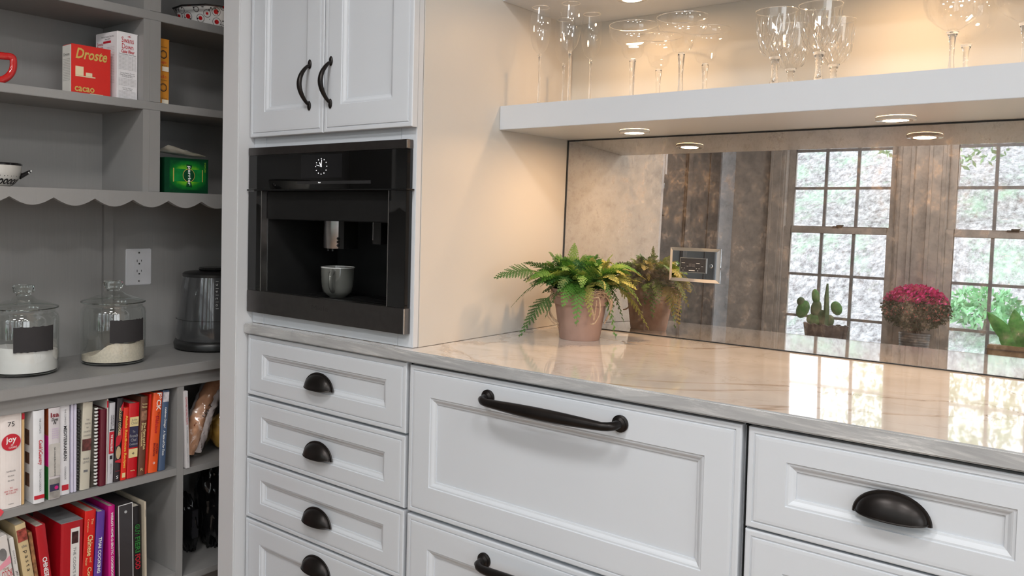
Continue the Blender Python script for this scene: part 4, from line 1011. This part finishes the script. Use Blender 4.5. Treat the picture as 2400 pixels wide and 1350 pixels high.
# folk-pattern baking dish
def mk_folk():
    n = N('folk_flower_glaze'); v = n.coord()
    a = n.n('TexVoronoi'); a.inputs['Scale'].default_value = 30; n.l(v, a.inputs['Vector'])
    b = n.n('TexVoronoi'); b.inputs['Scale'].default_value = 75; n.l(v, b.inputs['Vector'])
    ca = n.ramp(a.outputs['Distance'], [(.0, srgb(190, 25, 30)), (.22, srgb(190, 25, 30)), (.26, (.72, .70, .68)), (.36, (.72, .70, .68)), (.40, srgb(40, 20, 25)), (.45, (.74, .72, .70))])
    cb = n.ramp(b.outputs['Distance'], [(.16, srgb(35, 25, 30)), (.22, (1, 1, 1))])
    mx = n.n('MixRGB'); mx.blend_type = 'MULTIPLY'; mx.inputs[0].default_value = 1; n.l(ca, mx.inputs[1]); n.l(cb, mx.inputs[2])
    n.l(mx.outputs[0], n.b.inputs['Base Color']); n.b.inputs['Roughness'].default_value = .15; return n.m
t = thing('baking_dish', (-1.06, .165, 1.8097), 'square white baking dish with red and black flower print at the top', 'dish', rz=.5)
v = []; f = []
for (s, z) in ((.070, 0), (.078, .004), (.100, .056), (.103, .062), (.098, .062), (.094, .056), (.074, .010), (0.0001, .008)):
    for k in range(32):
        a = 2*PI*(k+.5)/32; q = 1/max(abs(math.cos(a)), abs(math.sin(a)))**.82; v.append((s*q*math.cos(a), s*q*math.sin(a), z))
for i in range(7):
    for k in range(32): k2 = (k+1) % 32; f.append((i*32+k, i*32+k2, (i+1)*32+k2, (i+1)*32+k))
f.append(tuple(range(32))[::-1])
MB().add(v, f).build('dish', mk_folk(), t, smooth=True)
MB().tube([(-.085, -.10, .058), (-.04, -.125, .060), (.04, -.125, .060), (.085, -.10, .058)], .005, 8, flat=.6).build('dish_handle', MATS['black_glaze'], t, smooth=True)

# --- cookbooks.  (name key, base y, thickness, height, lean, spine x, depth, colour, label, prints)
# prints: (text, ink, height share up the spine (0 bottom - 1 top), length, letter height, 'v' down the spine or 'h' across)
PAPER = plain('page_block', (.62, .58, .50), .9, var=.08, scale=80)
def book(y0, th_, h, lean, z0, colr, label, prints=(), x=-.881, depth=.17, patches=(), hard=True, group='cookbooks on the upper book shelf', name='cookbook', round_=.35, side=None):
    t = thing(name, (x, y0, z0+.0005+th_/2*abs(math.sin(math.atan(lean)))), label, 'book', group); t.rotation_euler = (-math.atan(lean), 0, 0)
    w = th_/2
    if hard:
        m = MB(); seg = 8; pr = []
        for k in range(seg+1): u = -1+2*k/seg; pr.append((-(1-math.sqrt(max(0, 1-(u*.85)**2)))*w*round_, u*w))
        V = []; F = []
        for z in (0, h):
            for (px, py) in pr: V.append((px, py, z))
            for (px, py) in reversed(pr): V.append((px*.6-.0025, py*.86, z))
        n = len(pr)*2
        for k in range(n): k2 = (k+1) % n; F.append((k, k2, n+k2, n+k))
        for k in range(seg): F.append((k+1, k, n-1-k, n-2-k)); F.append((n+k, n+k+1, n+n-2-k, n+n-1-k))
        m.add(V, F); m.box(-depth, -.0028, -w, -w+.0022, 0, h); m.box(-depth, -.0028, w-.0022, w, 0, h)
        m.build('cover', colr, t)
        bx('pages', PAPER, (-depth+.004, -.004, -w+.0023, w-.0023, .0025, h-.0035), t)
    else:
        bx('cover', colr, (-depth, 0, -w, w, 0, h), t, min(.0012, w*.3))
    for (z0_, z1_, c, *r) in patches:
        fr_ = r[0] if r else 1.0
        bx('spine_band', c, (-.0003, .0007, -w*.93*fr_, w*.93*fr_, h*z0_, h*z1_), t)
    bymat = {}
    for (s, ik, pos, L, H_, d) in prints: bymat.setdefault((ik, d), []).append((s, L, H_, (.0010, (0 if not isinstance(pos, tuple) else pos[1]*w), h*(pos if not isinstance(pos, tuple) else pos[0]))))
    for (ik, d), it in bymat.items():
        lettering(it, INK[ik], t, (0, 0, -1) if d == 'v' else (0, 1, 0), (0, 1, 0) if d == 'v' else (0, 0, 1))
    return t
Z1 = .4562
def gl(*c, r=.3): return plain('jacket_%d_%d_%d' % c, srgb(*c), r, var=.03, coat=.2)
b = book(-.5445, .0534, .2420, 0, Z1, gl(226, 218, 214), 'thick cream anniversary cookbook with a red oval, leftmost in its row', [('75', 'black', .895, .017, .012, 'h'), ('ROMBAUER', 'grey', .395, .022, .004, 'h'), ('BECKER', 'grey', .345, .016, .0035, 'h'), ('BECKER', 'grey', .295, .016, .0035, 'h'), ('THE', 'red', .215, .007, .0035, 'h'), ('NEW YORK TIMES', 'red', .185, .034, .0045, 'h'), ('BESTSELLER', 'red', .160, .025, .0038, 'h'), ('SCRIBNER', 'grey', .045, .013, .0025, 'h')])
MB().add([(.0012, .0235*math.cos(2*PI*k/36), .170+.0215*math.sin(2*PI*k/36)) for k in range(36)], [tuple(range(36))]).build('red_oval', INK['red'], b)
lettering([('*joy', .026, .019, (.0016, 0, .175)), ('OF', .006, .0045, (.0016, .002, .1625)), ('COOKING', .020, .0050, (.0016, .004, .1565))], INK['white'], b, YX, ZX)
book(-.5130, .0066, .2395, 0, Z1, gl(205, 170, 120), 'slim tan book with a red top squeezed behind the thick cream one', patches=[(.93, .995, INK['red'])], x=-.884, hard=False)
b = book(-.4795, .0280, .2430, -.0046, Z1, gl(222, 223, 226), 'white television cookbook with red script on the spine', [('THE COMPLETE', 'grey', (.835, .15), .040, .0045, 'v'), ("/Cook'sCountry", 'red', (.545, .15), .066, .0130, 'v'), ('TV SHOW COOKBOOK', 'grey', (.245, .15), .060, .0050, 'v')], patches=[(.045, .085, INK['red'])], x=-.866)
m = MB(); w = .014
for z0_, z1_ in ((.04, .075), (.10, .13), (.15, .19)): m.box(-.05, -.025, -w-.0006, -w-.0001, z0_, z1_)
tag(m.build('cover_photos', plain('cover_photo_print', srgb(95, 70, 60), .4, var=.5, scale=60), b), kind='stuff')
b = book(-.4385, .0300, .2430, -.0032, Z1, gl(206, 200, 202), 'vegan cookbook with brush lettering and a magenta and green side', [('*Isa', 'dkred', .925, .022, .0125, 'h'), ('/Does', 'black', .875, .018, .0085, 'h'), ('/It', 'black', .840, .009, .0085, 'h'), ('ISA CHANDRA MOSKOWITZ', 'black', .41, .078, .0042, 'v')], x=-.868)
for z0_, z1_, c in ((.70, 1.0, INK['rust']), (.36, .70, INK['magenta']), (0.0, .36, INK['green'])): bx('colour_block', c, (-.12, -.003, -.0156, -.0151, .243*z0_+.0003, .243*z1_-.0003), b)
ART = plain('grey_kitchen_art', srgb(150, 145, 140), .4, var=.35, scale=40)
bx('spine_art', ART, (-.0002, .0008, -.0140, .0140, .002, .055), b); bx('spine_art', plain('pale_kitchen_art', srgb(190, 186, 180), .4, var=.1, scale=30), (-.0002, .0008, -.0140, .0140, .062, .148), b)
lettering([('easy', .018, .004, (.001, .001, .187-.006*k)) for k in range(5)], INK['lilac'], b, YX, ZX)
MB().add([(.0012, .004+.0050*math.cos(2*PI*k/16), .030+.0050*math.sin(2*PI*k/16)) for k in range(16)], [tuple(range(16))]).build('pink_badge', INK['magenta'], b)
MB().box(.0008, .0011, -.013, .011, .022, .040).build('dark_badge', INK['navy'], b)
book(-.4045, .0255, .2430, -.0036, Z1, gl(226, 225, 228), 'white cookbook with black capitals and a red square at the foot', [('THE COMPLETE', 'grey', .865, .042, .0042, 'v'), ('*MEDITERRANEAN', 'black', .575, .094, .0085, 'v'), ('COOKBOOK', 'grey', .24, .036, .0048, 'v')], patches=[(.05, .11, INK['red'], .75)])
for k in range(2): book(-.3850+.0085*k, .0072, .2425-.002*k, 0, Z1, gl(208, 204, 222), ['thin lavender-white booklet, left of a pair', 'thin lavender-white booklet, right of a pair, beside a comb binding'][k], hard=False, x=-.882)
def comb(x, y, z0, h, lean, mat, parent):
    m = MB()
    for k in range(int(h/.0095)):
        z = .008+.0095*k; m.tube([(x-.003, y-.004, z), (x+.002, y-.003, z), (x+.003, y+.001, z), (x+.001, y+.004, z), (x-.004, y+.005, z)], .0016, 5, flat=1.8)
    return m.build('comb_binding', mat, parent)
b = book(-.3700, .0080, .2250, .02, Z1, gl(60, 58, 60), 'thin comb-bound cookbook with black rings', hard=False, x=-.886); comb(.001, 0, 0, .222, 0, BPLAST, b)
b = book(-.3500, .0270, .2400, .0365, Z1, gl(196, 190, 174), 'cream country cooking book with a dark fruit photo on the spine', [(s, 'grey', .80-.045*i, l, .0040, 'h') for i, (s, l) in enumerate((('THE', .009), ('TASTE', .016), ('OF', .006), ('COUNTRY', .021), ('COOKING', .021)))]+[('EDNA', 'grey', .355, .016, .0055, 'h'), ('LEWIS', 'grey', .315, .018, .0055, 'h')], patches=[(.20, .225, INK['grey'], .45)])
bx('spine_photo', plain('fruit_photo_print', srgb(95, 52, 48), .3, var=.6, scale=70), (-.0002, .0008, -.0125, .0125, .107, .139), b)
b = book(-.3235, .0180, .2230, .0063, Z1, plain('dark_floral_cover', srgb(66, 60, 52), .35, var=.55, scale=35), 'dark floral comb-bound cookbook with white rings', hard=False, x=-.887); comb(.001, .006, 0, .22, 0, PORC, b)
book(-.3010, .0190, .2140, .0118, Z1, gl(92, 14, 34), 'plain burgundy binder with a rounded spine', x=-.876, round_=.9)
book(-.2885, .0042, .2400, .0131, Z1, gl(214, 206, 198), 'very thin white booklet with a red top beside the burgundy binder', patches=[(.90, .98, INK['red'])], hard=False)
book(-.2770, .0160, .2270, .0282, Z1, gl(196, 194, 198), 'grey meat cookbook with a red title block', [('FERGUS', 'black', (.78, .35), .030, .0036, 'v'), ('HENDERSON', 'black', (.76, -.35), .040, .0036, 'v'), ('*THE WHOLE BEAST', 'white', .50, .048, .0060, 'v'), ('NOSE TO TAIL', 'grey', .18, .030, .0032, 'v')], patches=[(.37, .64, INK['red'], .95), (.655, .672, INK['black'], .8), (.30, .345, INK['black'], .5)])
b = book(-.2575, .0180, .2360, .0463, Z1, gl(46, 38, 42), 'black holiday cookie book with red swirls and a cookie photo', [('*HOLIDAY COOKIES', 'tan', .72, .078, .0072, 'v'), ('S', 'white', .055, .007, .0085, 'h'), ('best ever', 'red', .13, .012, .003, 'h')])
MB().add([(.0012, .0070*math.cos(2*PI*k/24), .082+.0185*math.sin(2*PI*k/24)) for k in range(24)], [tuple(range(24))]).build('cookie_photo', plain('cookie_print', srgb(190, 165, 130), .5, var=.15, scale=60), b)
MB().add([(.0009, -.0085, .125), (.0009, .0085, .155), (.0009, .0085, .120), (.0009, .002, .104), (.0009, -.0085, .10)], [(0, 4, 3, 2, 1)]).add([(.0009, -.001, .205), (.0009, .0085, .225), (.0009, .0085, .198)], [(0, 2, 1)]).add([(.0009, -.0085, .060), (.0009, .0085, .064), (.0009, .0085, .052), (.0009, -.0085, .056)], [(0, 3, 2, 1)]).build('red_swirl', INK['red'], b)['kind'] = 'stuff'
book(-.2375, .0158, .2060, .0444, Z1, gl(222, 44, 26), 'short red roadside recipe book with yellow lettering', [('*Alaska Roadhouse Recipes', 'yellow', .53, .150, .0095, 'v')], patches=[(.035, .10, INK['cream'], .65)])
book(-.2110, .0310, .2150, .0339, Z1, gl(196, 18, 30), 'red hardback with cream and navy spine bands', [('Julia', 'grey', .775, .018, .0075, 'h'), ('Child', 'grey', .735, .019, .0075, 'h'), ('The', 'silver', .62, .008, .006, 'h'), ('French', 'silver', .565, .024, .0085, 'h'), ('Chef', 'silver', .51, .017, .0085, 'h'), ('Cookbook', 'silver', .455, .025, .0060, 'h'), ('+', 'black', .33, .008, .008, 'h'), ('~~', 'cream', .10, .014, .003, 'h')], patches=[(.69, .815, INK['cream'], .93), (.41, .69, INK['navy'], .93), (.275, .39, INK['cream'], .93)])
b = book(-.1820, .0205, .2290, .0402, Z1, gl(104, 66, 50), 'brown game and fish cookbook with a small portrait on the spine', [('Timothy', 'cream', .905, .017, .0062, 'h'), ('Manion', 'cream', .870, .016, .0062, 'h'), ('*The Game and Fish', 'cream', (.50, .35), .078, .0070, 'v'), ('*Menu Cookbook', 'cream', (.52, -.38), .068, .0065, 'v'), ('R', 'cream', .08, .008, .008, 'h')])
bx('spine_photo', plain('portrait_print', srgb(150, 110, 88), .4, var=.5, scale=90), (-.0002, .0008, -.0085, .0085, .160, .188), b)
book(-.1660, .0066, .2330, .060, Z1, gl(204, 38, 28), 'thin red book between the brown and the orange ones', hard=False, x=-.884)
book(-.1450, .0285, .2340, .0700, Z1, gl(232, 88, 38), 'bright orange cookbook with big white capitals at the top', [('*F*CK', 'white', (.885, .2), .052, .0150, 'v'), ("THAT'S", 'dkred', (.70, .25), .028, .0070, 'v'), ('/Delicious', 'red', (.60, .05), .052, .0105, 'v'), ('*ACTION', 'dkred', (.30, .45), .030, .0068, 'v'), ('*BRONSON', 'dkred', (.29, -.15), .038, .0068, 'v'), ('o', 'white', .12, .007, .007, 'h')])
b = book(-.1160, .0205, .2370, .0551, Z1, gl(76, 94, 122), 'slate blue city cookbook with white script, last before the divider', [('/Celebrate Chicago!', 'white', .66, .062, .0080, 'v'), ('/A Taste of Our Town', 'white', .345, .074, .0070, 'v')])
bx('spine_photo', plain('pale_photo_print', srgb(205, 200, 205), .3, var=.3, scale=60), (-.0002, .0008, -.0090, .0090, .203, .232), b)
book(-.0375, .0130, .2360, -.0411, .4487, gl(206, 203, 204), 'slim white paperback with red capitals alone right of the divider', [('GWYNETH PALTROW', 'red', .745, .085, .0060, 'v'), ('my fathers daughter', 'grey', .43, .050, .0042, 'v'), ('Delicious Easy Recipes', 'grey', .17, .045, .0030, 'v')], hard=False, x=-.866, group=None)
# lower row
Z2 = .1402; G2 = 'cookbooks on the lower book shelf'
b = book(-.5360, .0300, .2520, -.1500, Z2, gl(214, 208, 204), 'white cookbook with a spoon photo and pink band, leftmost below', [('THE', 'rust', .655, .014, .006, 'h'), ('COOK', 'red', (.60, .1), .026, .0200, 'h'), ('BOOK', 'black', (.48, .1), .026, .0200, 'h')], x=-.872, hard=False, group=G2)
MB().add([(.0012, .010*math.cos(2*PI*k/20)-.002, .205+.0165*math.sin(2*PI*k/20)) for k in range(20)], [tuple(range(20))]).build('spoon_photo', plain('spoon_print', srgb(120, 118, 118), .3, var=.2), b)
MB().add([(.0008, -.0148, .178), (.0008, .0148, .196), (.0008, .0148, .176), (.0008, -.0148, .166)], [(0, 3, 2, 1)]).build('pink_band', INK['pink'], b)
book(-.5085, .0110, .2400, -.1500, Z2, gl(222, 218, 214), 'thin white Japanese cuisine book leaning left', [('Quick & Easy', 'grey', .78, .038, .0048, 'v'), ('JAPANESE CUISINE', 'black', .47, .074, .0062, 'v')], hard=False, group=G2)
b = book(-.4800, .0255, .2690, -.1555, Z2, gl(206, 184, 142), 'tan pasta book leaning left with spaced lower-case letters', [('the', 'grey', .775, .013, .0080, 'h'), ('p a s t a', 'black', .62, .058, .0110, 'v'), ('b i b l e', 'black', .36, .050, .0120, 'v')], group=G2)
bx('spine_photo', plain('tomato_photo_print', srgb(150, 70, 60), .3, var=.6, scale=70), (-.0002, .0008, -.0120, .0120, .222, .255), b)
book(-.4610, .0090, .2400, -.1450, Z2, plain('animal_print_cover', srgb(150, 105, 70), .4, var=.75, scale=50), 'thin animal-print book leaning between the tan and red ones', hard=False, group=G2, x=-.884)
book(-.4400, .0250, .2500, -.1204, Z2, gl(176, 24, 36), 'dark red Chinese cooking book leaning left', [('*CHINESE COOKING', 'white', .40, .125, .0120, 'v')], group=G2)
b = book(-.3930, .0600, .2400, .0150, Z2, gl(170, 16, 30), 'very thick red hardback with a white label strip', [], group=G2, x=-.870, round_=.25)
bx('label_strip', col(222, 218, 214), (-.0004, .0008, -.004, .0200, .010, .222), b); bx('label_photo', plain('dark_still_print', srgb(60, 32, 32), .4, var=.6, scale=70), (.0008, .0012, -.0015, .0165, .180, .212), b)
lettering([("THE COOK'S ILLUSTRATED", .150, .0080, (.0013, .007, .095))], INK['grey'], b, (0, 0, -1), (0, 1, 0))
bx('torn_jacket', plain('grey_torn_jacket', srgb(130, 132, 134), .5, var=.2), (-.17, -.002, -.0300, .0300, .2400, .2415), b)
book(-.3435, .0310, .2530, .0437, Z2, gl(212, 28, 22), 'bright red Asian cookbook with cream bubble letters', [('The', 'cream', (.88, .35), .016, .0060, 'v'), ('Complete', 'cream', (.84, -.45), .036, .0060, 'v'), ('*Chinese', 'cream', (.62, .1), .058, .0150, 'v'), ('and', 'cream', (.46, .35), .014, .0060, 'v'), ('Asian', 'cream', (.45, -.42), .022, .0065, 'v'), ('*Cooking', 'cream', (.26, .1), .062, .0150, 'v')], group=G2)
book(-.3135, .0225, .2430, .0468, Z2, gl(96, 58, 150), 'purple Thai cookbook with white capitals', [('*THAI COOKING', 'white', .50, .100, .0095, 'v')], group=G2)
book(-.2690, .0185, .2510, -.0100, Z2, gl(196, 26, 124), 'magenta novelty cookbook with white capitals', [("*WESLO'S HOME-O-EROTIC COOKBOOK VOL. 1", 'white', .50, .215, .0070, 'v')], group=G2)
b = book(-.2335, .0430, .2500, -.0180, Z2, gl(52, 48, 50), 'black ring binder with white edging and a finger hole', [], group=G2, x=-.868, hard=False)
m = MB(); m.box(-.0002, .0008, -.0218, -.0200, .0, .25); m.box(-.0002, .0008, .0200, .0218, 0, .25); m.box(-.0002, .0008, -.0218, .0218, .2485, .2505); m.build('white_edging', col(214, 214, 214), b)
fh = MB().lathe([(0, .001), (.0042, .001), (.0046, 0)], (0, 0, 0), 16).build('finger_hole', CHROME, b); fh.location = (.0006, 0, .228); fh.rotation_euler = (0, PI/2, 0)
b = book(-.1915, .0310, .2300, -.0250, Z2, gl(30, 27, 28), 'black food cookbook with green and red outlined capitals', [('*GUY', 'green', (.70, .1), .032, .0150, 'v'), ('*FIERI', 'green', (.51, .1), .046, .0150, 'v'), ('*FOOD', 'red', (.29, .1), .044, .0160, 'v')], group=G2)
book(-.1700, .0066, .2400, -.0180, Z2, gl(196, 184, 164), 'thin beige folder, last of the lower row', [('CHICAGO', 'grey', .86, .02, .003, 'v')], group=G2, hard=False, x=-.872)
# red ribbon tag at the left end of the book shelf
t = thing('red_ribbon', (-.8790, -.5790, .4563), 'small red ribbon end hanging over the book shelf at the left edge', 'ribbon')
MB().add([(0, -.02, .012), (.004, .008, .006), (.009, .013, -.001), (.012, .004, -.010), (.006, -.003, -.002), (0, -.03, .004)], [(0, 1, 2, 3, 4, 5)]).build('ribbon', INK['red'], t)

# --- bagged bread and black bags right of the divider
def blobmesh(name, c, r, mat, parent, seed, amp=.12, fr=6, fold=0, seg=40, rings=24, rot=None, lean=0):
    v = []; f = []
    for i in range(rings+1):
        th_ = PI*i/rings
        for k in range(seg):
            a = 2*PI*k/seg; d = Vector((math.sin(th_)*math.cos(a), math.sin(th_)*math.sin(a), math.cos(th_)))
            s = 1+amp*noise.noise(d*fr*.5+Vector((seed, 0, 0)))+amp*.5*noise.noise(d*fr+Vector((0, seed, 0)))+fold*math.sin(a*9+3*noise.noise(d*2))
            p = Vector((d.x*r[0], d.y*r[1], d.z*r[2]))*s; p.y += lean*(p.z+r[2])
            if rot: p = rot @ p
            v.append(tuple(Vector(c)+p))
    for i in range(rings):
        for k in range(seg): k2 = (k+1) % seg; f.append((i*seg+k, (i+1)*seg+k, (i+1)*seg+k2, i*seg+k2))
    return MB().add(v, f).build(name, mat, parent, smooth=True)
BREAD = plain('crusty_bread', srgb(222, 168, 132), .75, var=.2, scale=20)
GOLDB = plain('golden_loaf', srgb(190, 150, 70), .6, var=.25, scale=16)
SLV = plain('pale_paper_sleeve', srgb(196, 188, 188), .45, var=.15, scale=24)
t = thing('bagged_bread', (-1.0, .025, .4487), 'baguettes in printed plastic sleeves curving up beside the slim white book', 'bread')
curve = [(0, -.012, .012), (.01, -.002, .05), (.01, .014, .10), (0, .045, .15), (-.02, .085, .19), (-.03, .12, .215)]
for k, (dx, dy, dz, c, r) in enumerate(((.05, 0, 0, BREAD, .024), (.02, .018, .004, SLV, .026), (.055, .030, -.002, SLV, .016))):
    lf = MB().tube(spline([(x+dx, y+dy, z+dz+.012) for x, y, z in curve]), r*.98, 26)
    lf.v = [tuple(Vector(p)+Vector((1, .3, .2))*(.0045*noise.noise(Vector((p[0]*60, p[1]*90, p[2]*25)))+.0022*math.sin(p[1]*520+p[2]*90))) for p in lf.v]
    lf.v = [(x, y, max(z, .001)) for x, y, z in lf.v]; lf.build('loaf', c, t, smooth=True)
lettering([('FLEU', .040, .020, (.0790, .012, .120))], INK['rust'], t, (0, .62, .78), (0, -.78, .62))
lettering([('LES T', .045, .013, (.0800, .040, .150))], INK['black'], t, (0, .62, .78), (0, -.78, .62))
w_ = MB().tube(spline([(x+.042, y+.014, z+.014) for x, y, z in curve]), .044, 28); w_.v = [tuple(Vector(p)+Vector((.010*noise.noise(Vector(p)*45), .009*noise.noise(Vector(p)*40+Vector((3, 0, 0))), .003*noise.noise(Vector(p)*70)))) for p in w_.v]
w_.v = [(x, y, max(z, .002)) for x, y, z in w_.v]; w_.build('plastic_bag', PLASTIC, t, smooth=True)
t = thing('bagged_loaf', (-.965, .155, .4487), 'round golden loaf in clear plastic at the partition', 'bread')
blobmesh('loaf', (0, 0, .062), (.05, .040, .056), GOLDB, t, 3, .10)
o = blobmesh('plastic_bag', (0, 0, .066), (.056, .046, .064), PLASTIC, t, 5, .16, 9, .02)
BBAG = plain('black_bin_liner', (.006, .006, .007), .16, var=.2)
t = thing('black_bag', (-1.02, .060, .1202), 'tied black plastic bag standing in the dark lower compartment', 'bag')
blobmesh('bag_body', (0, 0, .10), (.05, .028, .098), BBAG, t, 9, .12, 7, .05, rot=Matrix.Rotation(.1, 3, 'X'))
MB().box(.044, .050, -.012, .010, .06, .15).build('bag_card', plain('dark_card', (.02, .02, .024), .4), t, bevel=.001)
t = thing('black_bag', (-1.00, .150, .1202), 'larger glossy black plastic bag beside the partition, lower compartment', 'bag')
blobmesh('bag_body', (0, 0, .15), (.075, .055, .148), BBAG, t, 14, .14, 8, .07, seg=60, rings=34)

# ================================================================== PLANTS ON THE WINDOW BENCH (seen in the mirror)
CAC = [mk_leaf('cactus_green', (.04, .18, .05), (.10, .34, .09)), mk_leaf('cactus_dark', (.06, .13, .06), (.13, .22, .10))]
t = thing('cactus_dish', (-.232, -3.0, .6402), 'prickly pear cactus in a dark fluted dish, reflected left in the mirror', 'plant')
m = MB(); v = []; f = []; seg = 72
for (r, z) in ((.105, 0), (.115, .05), (.125, .095), (.135, .150), (.128, .152), (.112, .09), (.0, .085)):
    for k in range(seg):
        a = 2*PI*k/seg; fl = 1+.05*abs(math.sin(a*7)); zz = z+(.012*abs(math.sin(a*7)) if z > .14 else 0); v.append((r*fl*math.cos(a), r*fl*.55*math.sin(a), zz))
for i in range(6):
    for k in range(seg): k2 = (k+1) % seg; f.append((i*seg+k, i*seg+k2, (i+1)*seg+k2, (i+1)*seg+k))
f.append(tuple(range(seg))[::-1])
m.add(v, f).build('dish', plain('dark_fluted_ceramic', (.07, .06, .06), .2, coat=.4), t)
for (x, z, rx, rz, rot, c) in ((-.150, .265, .040, .062, .35, 0), (-.165, .315, .026, .030, .1, 1), (-.075, .205, .050, .040, -.1, 0), (-.068, .275, .034, .060, .1, 1), (-.075, .355, .025, .050, -.15, 0), (.055, .290, .034, .046, -.35, 0), (-.020, .215, .040, .060, -.4, 1), (.015, .200, .030, .045, .2, 1)):
    R3 = Matrix.Rotation(rot, 3, 'Y'); MB().ellips((x, 0.0, z-.02), (rx, .014, rz), 18, 12, R3).build('cactus_pad', CAC[c], t, smooth=True)
MB().tube([(-.005, .01, .13), (-.002, .01, .25), (-.006, .01, .345), (-.004, .01, .425)], [.022, .018, .014, .006], 7).build('cactus_stem', CAC[1], t)

t = thing('flowering_shrub', (.272, -2.99, .6402), 'round pink-flowering plant in a dark ribbed pot, reflected in the mirror', 'plant')
pr = [(0, 0), (.070, 0)]+[(.073+.010*k/20+(.0022 if k % 2 else 0), .012+.148*k/20) for k in range(21)]+[(.078, .162), (.0, .150)]
MB().lathe(pr, seg=40).build('pot', plain('dark_ribbed_pot', (.06, .065, .07), .4), t)
m = MB(); rd2 = random.Random(5)
for k in range(26):
    a = rd2.uniform(0, 2*PI); r = rd2.uniform(.03, .13); m.tube([(rd2.uniform(-.03, .03), rd2.uniform(-.03, .03), .15), (math.cos(a)*r*.5, math.sin(a)*r*.5, .23), (math.cos(a)*r, math.sin(a)*r, .32)], [.003, .002, .001], 5)
tag(m.build('stems', plain('woody_stems', (.10, .07, .05), .8), t), kind='stuff')
def petals(n, rr, zc, size, seedv, zmin=-1):
    m = MB(); r_ = random.Random(seedv)
    for _ in range(n):
        while 1:
            d = Vector((r_.gauss(0, 1), r_.gauss(0, 1), r_.gauss(0, 1))).normalized()
            if d.z > zmin: break
        q = Vector((d.x*rr[0], d.y*rr[1], d.z*rr[2]))*r_.uniform(.8, 1.04)+Vector((0, 0, zc))
        u = Vector((r_.gauss(0, 1), r_.gauss(0, 1), r_.gauss(0, 1))).normalized(); w_ = u.orthogonal(); s = size*r_.uniform(.6, 1.4)
        m.add([q-u*s, q+w_*s*.6, q+u*s, q-w_*s*.6], [(0, 1, 2, 3)])
    return m
tag(petals(2300, (.185, .15, .125), .300, .0085, 1).build('foliage', plain('shrub_grey_green', (.055, .085, .05), .7, var=.4), t), kind='stuff')
tag(petals(1500, (.170, .14, .120), .330, .0100, 2, .15).build('blossoms', plain('magenta_petals', (.80, .05, .30), .6, var=.3), t), kind='stuff')
tag(petals(420, (.175, .145, .12), .300, .0080, 3, -.5).build('fallen_blossoms', plain('coral_petals', (.80, .28, .26), .6, var=.3), t), kind='stuff')

t = thing('succulent_tray', (.800, -2.98, .6402), 'broad-leaved succulent in a brown banded tray, at the right of the mirror', 'plant')
MB().box(-.15, .15, -.06, .06, 0, .14).build('tray', plain('brown_banded_wood', (.20, .13, .07), .5, var=.2), t, bevel=.006)
m = MB()
for z in (.03, .07, .11): m.box(-.152, .152, -.062, .062, z, z+.008)
tag(m.build('banding', plain('dark_banding', (.08, .05, .03), .5), t), kind='stuff')
SUC = mk_leaf('succulent_leaf', (.03, .20, .03), (.12, .42, .08))
for (bx_, tx, tz, w_, tw) in ((-.01, -.165, .325, .040, .1), (.0, -.035, .350, .046, 0), (.02, .04, .280, .03, .3), (-.02, -.10, .20, .04, -.2), (.03, .12, .21, .04, .4)):
    a = Vector((bx_, 0, .135)); b_ = Vector((tx, .02*tw, tz)); d = (b_-a).normalized(); s = Vector((d.z, 0, -d.x)); v = []; f = []
    for i in range(13):
        u = i/12; p = a+(b_-a)*u+Vector((0, .012*math.sin(PI*u), 0)); hw = w_*(math.sin(PI*min(1, u*.80+.20)))**.75*(1 if u < .98 else .4)
        for (q, yy) in ((-1, 0), (-.5, -.005), (0, -.007), (.5, -.005), (1, 0), (.5, .004), (-.5, .004)): v.append(tuple(p+s*q*hw+Vector((0, yy, 0))))
    for i in range(12):
        for k in range(7): k2 = (k+1) % 7; f.append((i*7+k, i*7+k2, (i+1)*7+k2, (i+1)*7+k))
    MB().add(v, f).build('leaf', SUC, t, smooth=True)
